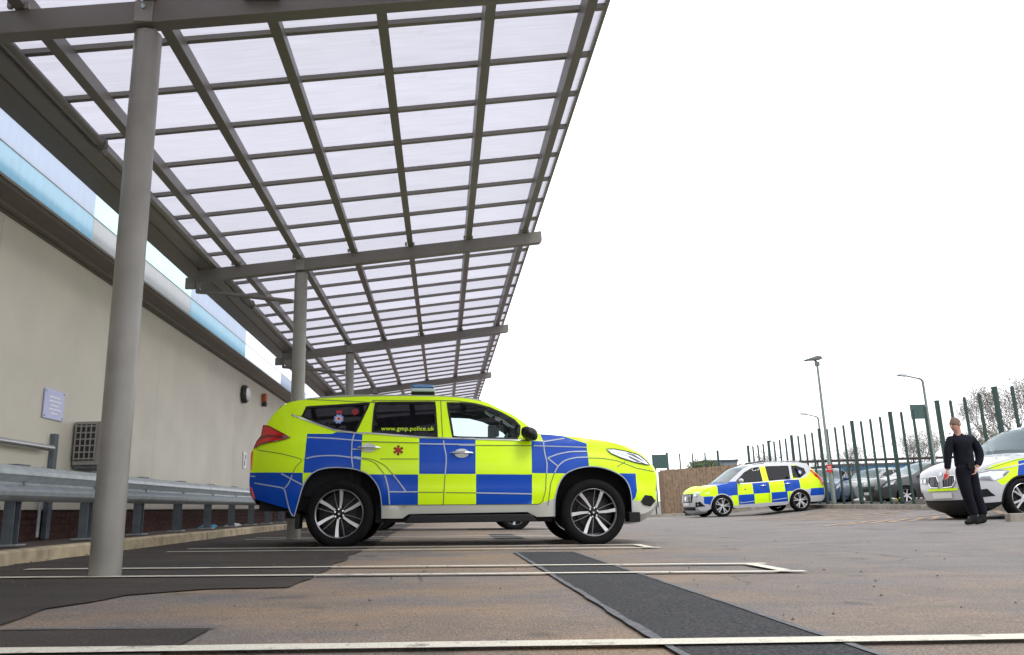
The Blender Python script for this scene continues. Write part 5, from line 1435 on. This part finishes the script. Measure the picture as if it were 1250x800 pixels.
# wooden close-board fence
M_wood = mat('weathered_boards', (.22, .155, .105), .9, noise=.28, nscale=7, bump=.5, bscale=40)
wf = empty('wooden_fence', (9.0, 33.2, -.2), label='weathered brown close-board fence behind the estate patrol car', cat='fence')
inv = Matrix.Translation((-9.0, -33.2, .2))
b = MB()
def boards(x0, y0, x1, y1, z0, h0, h1):
    d = math.hypot(x1 - x0, y1 - y0); n = int(d / .14)
    for i in range(n):
        q = (i + .5) / n; a = math.atan2(y1 - y0, x1 - x0)
        h = h0 + (h1 - h0) * q + random.uniform(-.012, .012)
        M = Matrix.Rotation(a + .08, 3, 'Z')
        b.box((x0 + (x1 - x0) * q, y0 + (y1 - y0) * q + random.uniform(-.006, .006), z0 + h / 2), (.145, .022, h), M=M)
boards(8.75, 31.6, 9.35, 33.1, -.2, 1.78, 1.86)
boards(9.35, 33.1, 14.4, 33.6, -.2, 1.90, 2.12)
o = b.build('board', M_wood, wf); o.matrix_parent_inverse = inv; o['kind'] = 'stuff'
for x in (9.34, 11.2, 13.0, 14.4):
    b = MB(); b.box((x, 33.25 + (x - 9.3) * .1, .75), (.10, .10, 1.9)); o = b.build('post', M_wood, wf, bevel=.01); o.matrix_parent_inverse = inv
for z in (.2, 1.2):
    b = MB(); b.tube([(9.36, 33.2, z), (14.4, 33.68, z)], .04, 4); b.build('rail', M_wood, wf).matrix_parent_inverse = inv
b = MB(); b.prism([(-.17, 0), (.17, 0), (.14, .2), (-.14, .2)], 1, -.13, .13); b.box((0, 0, .21), (.18, .16, .03))
tag(b.build('rubber_block', M_black, bevel=.02, loc=(9.75, 31.3, zg(9.75, 31.3))), 'small black rubber block on the ground before the wooden fence', 'block')
# green box / locker by the lamp post
gb = empty('green_locker', (14.35, 30.2, -.02), label='dark green steel locker beside the tail of the estate patrol car', cat='locker')
b = MB(); b.box((0, 0, .62), (.55, .55, 1.24)); b.build('body', M_green, gb, bevel=.015)
b = MB(); b.box((0, -.28, .62), (.46, .015, 1.1)); b.build('door', M_green, gb, bevel=.004)
b = MB(); b.box((.17, -.295, .65), (.02, .02, .14)); b.build('handle', M_galv_d, gb)
# kerb stones from the far kerb towards the wooden fence
kb = empty('rear_kerb', kind='structure')
for i in range(8):
    x = 8.3 + i * .914
    b = MB(); b.box((x, 31.2 + i * .05, zg(x, 31.2) + .03), (.905, .14, .14)); b.build('kerb_stone', M_kerb2, kb, bevel=.012)

# ---------------------------------------------------------------- lamp posts
M_lpost = mat('lamp_post_steel', (.16, .19, .17), .45, metal=.3, noise=.1)
M_lhead = mat('lamp_head', (.10, .115, .115), .45)
def lamp_a(loc, h, label):
    r = empty('street_lamp', loc, label=label, cat='street lamp')
    b = MB(); b.tube([(0, 0, 0), (0, 0, 1.1), (0, 0, 1.15), (0, 0, h)], [.08, .08, .055, .038], 14); b.build('post', M_lpost, r, smooth=True)
    b = MB(); b.box((0, 0, .03), (.3, .3, .03)); b.build('base_plate', M_lpost, r)
    b = MB(); b.tube([(.02, 0, h - .02), (-.10, 0, h + .12)], .04, 10); b.box((.0, .0, h - .05), (.14, .12, .14)); b.build('bracket', M_lhead, r, bevel=.01)
    b = MB(); b.prism([(.16, h + .11), (.14, h + .21), (-.02, h + .23), (-.46, h + .10), (-.47, h + .07), (.0, h + .10)], 1, -.13, .13); b.build('head', M_lhead, r, bevel=.015)
    b = MB(); b.box((-.22, 0, h + .075), (.34, .18, .012), M=Matrix.Rotation(-.07, 3, 'Y')); b.build('lens', M_clearlens, r)
    return r
la = lamp_a((13.35, 26.3, 0.0), 5.05, 'tall lamp post with flat dark lantern beside the estate patrol car')
b = MB(); b.box((0, 0, 0), (.20, .02, .26), 0); 
rs_ = empty('red_sign', (13.29, 26.22, 1.32), label='small red plate fixed low on the nearest tall lamp post', cat='sign')
b.build('plate', mat('red_plate', (.5, .02, .02), .4), rs_)
b = MB(); b.box((0, -.012, .05), (.12, .004, .03)); b.box((0, -.012, -.02), (.14, .004, .02)); b.build('print', M_white, rs_)
def lamp_b(loc, h, arm, label):
    r = empty('street_lamp', loc, label=label, cat='street lamp')
    b = MB(); b.tube([(0, 0, 0), (0, 0, 1.3), (0, 0, 1.35), (0, 0, h - .12), (-.05, 0, h - .02), (-.16, 0, h + .03)], [.09, .09, .06, .05, .045, .04], 12); b.tube([(-.14, 0, h + .02), (-arm, 0, h + .16)], .032, 10); b.build('post', M_lpost, r, smooth=True)
    b = MB(); b.prism([(-arm + .05, h + .12), (-arm + .03, h + .22), (-arm - .30, h + .24), (-arm - .36, h + .20), (-arm - .30, h + .16)], 1, -.1, .1); b.build('head', M_galv, r, bevel=.015)
    return r
lamp_b((20.75, 31.7, 0.05), 5.15, .75, 'lamp post with long horizontal arm standing behind the fence right of centre')
lamp_b((21.8, 43.6, 0.05), 4.85, .72, 'farthest lamp post with short arm, faint behind the fence')

# signs on posts
def sign_board(loc, w, zb, zt_, posts, label, depth=.03):
    r = empty('sign_board', loc, label=label, cat='sign')
    b = MB(); b.box((0, 0, (zb + zt_) / 2), (w, depth, zt_ - zb)); b.build('panel', M_greenp, r, bevel=.004)
    for x in posts:
        b = MB(); b.box((x, .045, zt_ / 2), (.06, .05, zt_)); b.build('post', M_green, r)
    return r
sign_board((10.65, 37.9, -.2), .78, 2.17, 2.84, (-.37, .37), 'dark green sign on two posts left of the wooden fence')
sign_board((fence_x(20.65) + .16, 20.7, .06), .44, 2.36, 2.76, (), 'small green sign panel fixed at the top of the green fence')

# ---------------------------------------------------------------- buildings and shelter beyond the fence
M_bw = mat('pale_render', (.52, .54, .56), .8, noise=.05)
M_bf = mat('blue_fascia', (.02, .11, .22), .5)
M_rf = mat('dark_roof', (.06, .065, .07), .8)
M_win = mat('dark_window', (.03, .035, .045), .15, spec=.8)
hb_ = empty('low_building', (34, 60, 0), label='low white building with blue fascia seen through the green fence', cat='building')
b = MB(); b.box((0, 0, 1.1), (9.0, 6, 2.2)); b.build('wall', M_bw, hb_)
b = MB(); b.box((0, -3.1, 2.35), (9.4, .3, .34)); b.build('fascia', M_bf, hb_)
b = MB(); b.box((0, 0, 2.6), (9.6, 6.6, .16)); b.build('roof', M_rf, hb_)
for x in (-3.6, -1.9, .2, 2.0, 3.6):
    b = MB(); b.box((x, -3.02, 1.35), (.9, .06, 1.0)); w_ = b.build('window', M_win, hb_)
    b = MB(); b.box((x, -3.04, .82), (1.0, .12, .06)); b.build('sill', M_white, w_)
gh = empty('grey_building', (20.9, 59.5, 0), label='small grey flat building just above the wooden fence behind a round bush', cat='building')
b = MB(); b.box((0, 0, 1.6), (2.6, 3, 3.2)); b.build('wall', mat('grey_render', (.16, .19, .22), .8), gh)
b = MB(); b.box((0, 0, 3.24), (2.8, 3.2, .12)); b.build('roof', M_rf, gh)
sh = empty('shelter', (21, 37, 0), label='long low dark shelter roof on slim posts behind the parked cars', cat='shelter')
b = MB(); b.box((1.2, 0, 2.06), (13.5, 1.8, .05), M=Matrix.Rotation(-.03, 3, 'Z')); b.build('roof', mat('shelter_brown', (.10, .075, .07), .7), sh)
for x in (-5, -2.5, 0, 2.5, 5, 7.5):
    b = MB(); b.tube([(x, .6, 0), (x, .6, 2.02)], .04, 8); b.build('post', M_galv_d, sh)

# ---------------------------------------------------------------- trees and shrubs
M_bark = mat('bark', (.11, .095, .082), .95, noise=.3, nscale=12)
M_leaf = [mat('spring_leaf_dull', (.15, .15, .095), .8, noise=.3, nscale=2), mat('spring_leaf_brown', (.16, .145, .105), .8, noise=.3, nscale=2)]
M_leafg = mat('bush_leaf', (.055, .085, .025), .7, noise=.3, nscale=3)
def tree(loc, h, spread, label, seed, leaf=.035, nleaf=3, group=None, stems=1, depth=6, dens=.8):
    rnd = random.Random(seed)
    r = empty('bare_tree', loc, label=label, cat='tree', group=group)
    tb = MB(); br = MB(); lf = MB()
    tips = []
    def grow(p, d, L, rad, lev):
        n = 3; pts = [p]; q = p.copy(); dd = d.copy()
        for i in range(n):
            dd = (dd + Vector((rnd.gauss(0, .16), rnd.gauss(0, .16), rnd.gauss(.05, .08)))).normalized()
            q = q + dd * L / n; pts.append(q.copy())
        (tb if lev == 0 else br).tube(pts, [rad, rad * .88, rad * .76, rad * .62], 5 if lev < 2 else 3, cap=False)
        if lev >= depth:
            tips.append(q); return
        k = 3 if lev < 2 else rnd.choice((2, 3, 3))
        for j in range(k):
            src = pts[-1] if j == 0 else pts[rnd.choice((2, 3))]
            az = rnd.uniform(0, 2 * math.pi); tl = rnd.uniform(.3, .8) * spread
            nd = (dd + Vector((math.cos(az) * tl, math.sin(az) * tl, rnd.uniform(-.1, .3)))).normalized()
            grow(src.copy(), nd, L * rnd.uniform(.62, .82), rad * .58, lev + 1)
        if lev >= 2: tips.append(q)
    for s in range(stems):
        az = rnd.uniform(0, 6.28); a = .0 if stems == 1 else .35
        grow(Vector((rnd.gauss(0, .1), rnd.gauss(0, .1), -.1)) * (stems > 1), Vector((math.cos(az) * a, math.sin(az) * a, 1)).normalized(), h * .30, h * .018 / (stems ** .5), 0)
    tb.build('trunk', M_bark, r, smooth=True, fix=False)
    o = br.build('branches', M_bark, r, smooth=True, fix=False)
    for t in tips:
        for _ in range(int(nleaf * dens) + 1):
            c0 = t + Vector((rnd.gauss(0, .13), rnd.gauss(0, .13), rnd.gauss(0, .12)))
            u = Vector((rnd.gauss(0, 1), rnd.gauss(0, 1), rnd.gauss(0, 1))).normalized(); v = u.cross(Vector((rnd.gauss(0, 1), rnd.gauss(0, 1), rnd.gauss(0, 1)))).normalized()
            L_ = leaf * rnd.uniform(.4, .9)
            lf.add([c0 - u * L_, c0 + v * L_ * .5, c0 + u * L_, c0 - v * L_ * .5], [(0, 1, 2, 3)])
    o = lf.build('leaves', M_leaf[seed % 2], r, fix=False); o['kind'] = 'stuff'
    return r
G_T = 'half-bare trees beyond the car park fence'
tree((29.2, 36.5, .1), 6.2, .85, 'tallest half-bare tree at the right edge above the white patrol car', 3, group=G_T, leaf=.05, nleaf=5, stems=3)
tree((26.0, 35.5, .1), 3.9, .9, 'lower half-bare tree just right of the head of the standing person', 4, group=G_T, leaf=.05, nleaf=4, stems=2)
tree((32.4, 38.0, .1), 7.0, 1.0, 'half-bare tree partly cut off by the right edge of the view', 5, group=G_T, leaf=.05, nleaf=5, stems=3)
tree((25.5, 40.0, .1), 4.4, 1.1, 'low half-bare tree to the right of the long-armed lamp post', 6, group=G_T, leaf=.035, nleaf=1, stems=3)
tree((23.2, 42.5, .1), 3.9, 1.2, 'low scrubby tree to the left of the long-armed lamp post', 7, group=G_T, leaf=.035, nleaf=1, stems=3)
tree((28.5, 58.0, .1), 4.6, 1.2, 'far scrubby tree above the white building with blue fascia', 8, group=G_T, leaf=.045, nleaf=1, stems=3)
tree((25.2, 58.5, .1), 4.4, 1.2, 'far scrubby tree behind the tall lamp post with flat lantern', 9, group=G_T, leaf=.045, nleaf=1, stems=3)
tree((33.0, 50.0, .1), 5.2, 1.2, 'scrubby tree in the gap between person and long-armed lamp post', 10, group=G_T, leaf=.045, nleaf=1, stems=3)
# distant scrub along the horizon
b = MB(); rnd = random.Random(5)
for i in range(9000):
    x = rnd.uniform(26, 75); y = 70 + rnd.gauss(0, 2.0) - (x - 26) * .2
    hh = 2.6 + 1.0 * math.sin(x * .5) + .8 * math.sin(x * 1.7 + 1)
    z = abs(rnd.gauss(0, .5)) * hh
    c0 = Vector((x, y, z)); u = Vector((rnd.gauss(0, 1), rnd.gauss(0, 1), rnd.gauss(0, 1))).normalized(); v = u.orthogonal().normalized(); L_ = rnd.uniform(.06, .2)
    b.add([c0 - u * L_, c0 + v * L_ * .5, c0 + u * L_, c0 - v * L_ * .5], [(0, 1, 2, 3)])
tag(b.build('distant_scrub', M_leaf[1], fix=False), 'brown-grey scrub along the horizon beyond the fence', 'scrub', kind='stuff')
# round bush above the wooden fence
bu = empty('round_bush', (19.4, 57.5, 0), label='round olive-green bush showing above the wooden fence', cat='bush')
b = MB(); b.tube([(0, 0, -.1), (0, 0, .9), (.1, 0, 2.0)], [.09, .07, .04], 7); b.build('stem', M_bark, bu)
b = MB()
for i in range(5200):
    a = rnd.uniform(0, 6.283); e = math.asin(rnd.uniform(-.3, 1)); rr_ = (1.0 + .10 * math.sin(a * 3 + e * 4)) * rnd.uniform(.75, 1.03)
    c0 = Vector((math.cos(a) * math.cos(e) * 1.8 * rr_, math.sin(a) * math.cos(e) * 1.5 * rr_, 1.55 + math.sin(e) * 1.75 * rr_))
    u = Vector((rnd.gauss(0, 1), rnd.gauss(0, 1), rnd.gauss(0, 1))).normalized(); v = u.orthogonal().normalized(); L_ = rnd.uniform(.05, .11)
    b.add([c0 - u * L_, c0 + v * L_ * .6, c0 + u * L_, c0 - v * L_ * .6], [(0, 1, 2, 3)])
o = b.build('foliage', M_leafg, bu, fix=False); o['kind'] = 'stuff'
# weeds at the kerb
M_yfl = mat('yellow_flower', (.6, .5, .02), .7)
wd = empty('weed', (13.05, 22.0, .10), label='small weed with yellow flowers at the foot of the green fence', cat='plant')
b = MB()
for i in range(26):
    a = rnd.uniform(0, 6.28); l = rnd.uniform(.06, .16); b.add([(0, 0, 0), (math.cos(a) * l * .5, math.sin(a) * l * .5, l * .7), (math.cos(a) * l, math.sin(a) * l, l * .5), (math.cos(a + .3) * l * .5, math.sin(a + .3) * l * .5, l * .6)], [(0, 1, 2, 3)])
b.build('leaves', M_leafg, wd, fix=False)
b = MB()
for i in range(9):
    a = rnd.uniform(0, 6.28); l = rnd.uniform(.02, .14); b.box((math.cos(a) * l, math.sin(a) * l, rnd.uniform(.12, .19)), (.03, .03, .015))
o = b.build('flowers', M_yfl, wd); o['kind'] = 'stuff'

# ---------------------------------------------------------------- the standing person
M_skin = mat('skin', (.50, .27, .20), .55)
M_navy = mat('dark_navy_cloth', (.005, .006, .012), .9, noise=.3, nscale=14, bump=1.0, bscale=9, spec=.2)
M_navy2 = mat('dark_navy_trousers', (.004, .0045, .009), .9, noise=.3, nscale=10, bump=1.0, bscale=8, spec=.2)
M_boot = mat('black_boot', (.006, .006, .007), .7, spec=.2)
M_hair = mat('short_hair', (.15, .10, .075), .85, noise=.3, nscale=60)
def skinned(name, chains, m, parent, lvl=2, root_i=0):
    """chains: list of lists of (x, y, z, r); shared points join"""
    V = []; Rr = []; E = []; key = {}
    for ch in chains:
        last = None
        for x, y, z, r in ch:
            k = (round(x, 4), round(y, 4), round(z, 4))
            if k not in key: key[k] = len(V); V.append((x, y, z)); Rr.append(r)
            if last is not None and last != key[k]: E.append((last, key[k]))
            last = key[k]
    me = bpy.data.meshes.new(name); me.from_pydata(V, E, [])
    o = bpy.data.objects.new(name, me); COL.objects.link(o)
    md = o.modifiers.new('skin', 'SKIN')
    for i, sv in enumerate(me.skin_vertices[0].data):
        r = Rr[i]; sv.radius = r if isinstance(r, tuple) else (r, r); sv.use_root = (i == root_i)
    sb = o.modifiers.new('sub', 'SUBSURF'); sb.levels = lvl; sb.render_levels = lvl
    dg = bpy.context.evaluated_depsgraph_get(); dg.update()
    nm = bpy.data.meshes.new_from_object(o.evaluated_get(dg))
    bpy.data.objects.remove(o)
    nm.materials.clear(); nm.materials.append(m)
    nm.polygons.foreach_set('use_smooth', [True] * len(nm.polygons))
    return link(name, nm, parent)
pr = empty('person', (8.52, 12.24, -.12), label='standing person in dark navy shirt, trousers and black boots, one hand hanging', cat='person')
pr.rotation_euler = (0, 0, -math.radians(34.0))       # local x = to the right in the picture, local y = away
# joints (x right, y away, z up); the body is turned three quarters to the left
hipL, hipR = (-.045, -.09), (.055, .07)
neck = (-.015, -.01, 1.43, .055)
skin_ch = [
    [(0, 0, .98, .07), (0, 0, 1.15, .07), (0, 0, 1.32, .08), neck, (-.025, -.02, 1.49, .052), (-.045, -.03, 1.545, .075), (-.055, -.035, 1.61, .088), (-.05, -.03, 1.67, .070)],
    [(0, 0, 1.32, .08), (-.15, -.085, 1.35, .05), (-.21, -.135, 1.16, .043), (-.250, -.165, .93, .032), (-.266, -.185, .87, .026)],
    [(0, 0, 1.32, .08), (.155, .08, 1.35, .05), (.240, .08, 1.12, .043), (.19, .01, .95, .032), (.16, -.02, .90, .03)],
    [(0, 0, .98, .07), (-.05, -.08, .90, .085), (-.03, -.12, .50, .055), (.02, -.10, .14, .042), (.0, -.15, .05, .035)],
    [(0, 0, .98, .07), (.06, .07, .90, .085), (.08, .03, .50, .055), (.145, .04, .14, .042), (.11, .0, .05, .035)]]
skinned('body', skin_ch, M_skin, pr)
# hand on the hanging arm: palm, four fingers, thumb, holding a small red case
def hand(o3, d, side_v, curl, name='hand'):
    o3 = Vector(o3); d = Vector(d).normalized(); sv = Vector(side_v).normalized(); up = d.cross(sv).normalized()
    ch = [[(*(o3 - d * .03), .020), (*(o3 + d * .02), (.026)), (*(o3 + d * .065), .027)]]
    root = o3 + d * .065
    for i, (off, ln) in enumerate(((-.024, .068), (-.008, .076), (.008, .072), (.023, .058))):
        p = root + sv * off; q = [tuple(root) + (.027,), tuple(p + d * .012) + (.0095,)]
        dd = d.copy(); pp = p + d * .012
        for k in range(3):
            dd = (dd + up * curl * .5).normalized(); pp = pp + dd * ln / 3; q.append(tuple(pp) + (.0085 - .001 * k,))
        ch.append(q)
    p = o3 + d * .02
    ch.append([tuple(p) + (.026,), tuple(p - sv * .030 + d * .012) + (.012,), tuple(p - sv * .046 + d * .032 + up * .012) + (.0105,), tuple(p - sv * .046 + d * .058 + up * .024) + (.009,)])
    return skinned(name, ch, M_skin, pr, 1)
hand((-.268, -.19, .848), (-.05, -.06, -1), (.4, -.9, 0), 1.1)
hand((.15, -.035, .885), (-.25, -.2, -.6), (.5, -.8, 0), .9)
b = MB(); b.box((-.298, -.21, .778), (.055, .03, .085), M=Matrix.Rotation(.3, 3, 'Y')); tag(b.build('red_case', mat('red_case', (.5, .03, .05), .5), bevel=.008), 'small red case held in the hanging hand of the standing person', 'case')
_rc = bpy.data.objects['red_case']; _rc.matrix_world = Matrix.Translation(pr.location) @ Matrix.Rotation(-math.radians(34), 4, 'Z')
shirt = [
    [(0, 0, .88, .168), (0, 0, .98, .162), (0, 0, 1.12, .158), (.0, .0, 1.25, .160), (-.0, .0, 1.36, .120), (-.012, -.008, 1.425, .066)],
    [(-.0, .0, 1.36, .120), (-.150, -.085, 1.36, .078), (-.195, -.12, 1.24, .074), (-.222, -.145, 1.10, .066), (-.250, -.165, .94, .054), (-.262, -.18, .88, .048)],
    [(-.0, .0, 1.36, .120), (.155, .08, 1.36, .080), (.215, .085, 1.24, .078), (.240, .08, 1.10, .074), (.205, .03, .98, .062), (.165, -.01, .92, .052)]]
skinned('shirt', shirt, M_navy, pr)
tro = [
    [(0, 0, 1.0, .135), (0, 0, .90, .15), (-.055, -.07, .80, .118), (-.048, -.105, .64, .104), (-.035, -.12, .48, .090), (-.005, -.11, .30, .080), (.02, -.10, .13, .074)],
    [(0, 0, .90, .15), (.06, .06, .80, .118), (.075, .045, .64, .104), (.09, .035, .48, .090), (.125, .04, .30, .080), (.145, .04, .13, .074)]]
skinned('trousers', tro, M_navy2, pr)
for (ax, ay), (tx, ty) in (((.02, -.10), (-.13, -.21)), ((.145, .04), (.0, -.09))):
    skinned('boot', [[(ax, ay, .20, .052), (ax, ay, .10, .052), (ax + .02, ay + .015, .045, .045)], [(ax, ay, .10, .052), (ax + (tx - ax) * .45, ay + (ty - ay) * .45, .055, .050), (tx, ty, .038, .036)]], M_boot, pr)
b = MB(); b.box((.06, -.165, .93), (.06, .05, .09), M=Matrix.Rotation(.4, 3, 'Z')); b.build('belt_pouch', M_boot, pr, bevel=.01)
b = MB()                                                # open collar
for sx in (-1, 1):
    c0 = Vector((-.03, -.06, 1.44))
    b.add([c0 + Vector((sx * .055, .03, .035)), c0 + Vector((sx * .006, -.03, -.035)), c0 + Vector((sx * .06, -.035, -.04)), c0 + Vector((sx * .08, .02, .0))], [(0, 1, 2, 3)])
b.build('collar', M_navy, pr)
# hair: cap over the back and top of the head, and the features of the face (looking left and down)
hc = Vector((-.052, -.03, 1.612)); fdir = Vector((-.62, -.78, -.12)).normalized(); fr = fdir.cross(Vector((0, 0, 1))).normalized(); fu = fr.cross(fdir)
b = MB(); n1, n2 = 20, 12; vs = []
for i in range(n2 + 1):
    th = math.pi * i / n2
    for j in range(n1):
        ph = 2 * math.pi * j / n1
        v = Vector((math.sin(th) * math.cos(ph), math.sin(th) * math.sin(ph), math.cos(th)))
        f = v.dot(fdir)
        lim = 1.0 if (f < .12 or v.z > .74) and v.z > -.45 + max(0, f) else .86
        vs.append(hc + Vector((v.x * .093, v.y * .098, v.z * .108 + .012)) * 1.0 * lim + Vector((0, 0, .0)) + Vector((random.gauss(0, .0015), random.gauss(0, .0015), random.gauss(0, .002))))
b.add(vs, [(i * n1 + j, (i + 1) * n1 + j, (i + 1) * n1 + (j + 1) % n1, i * n1 + (j + 1) % n1) for i in range(n2) for j in range(n1)])
b.build('hair', M_hair, pr, smooth=True, angle=80, fix=False)
b = MB(); nb = hc + fdir * .088 + fu * -.012
b.add([nb + fu * .03, nb + fdir * .026 - fu * .012, nb - fu * .018 + fr * .016, nb - fu * .018 - fr * .016], [(0, 1, 2), (0, 3, 1), (1, 3, 2)]); b.build('nose', M_skin, pr, smooth=True)
for s in (-1, 1):
    b = MB(); e = hc + fdir * .078 + fr * s * .031 + fu * .012; b.box(e, (.018, .018, .008)); b.build('eye', M_boot, pr)
    b = MB(); e = hc + fr * s * .088 - fu * .005; b.box(e, (.018, .03, .055)); b.build('ear', M_skin, pr, bevel=.008)
b = MB(); b.box(hc + fdir * .080 - fu * .052, (.035, .03, .009)); b.build('mouth', mat('lips', (.33, .12, .10), .6), pr, bevel=.003)
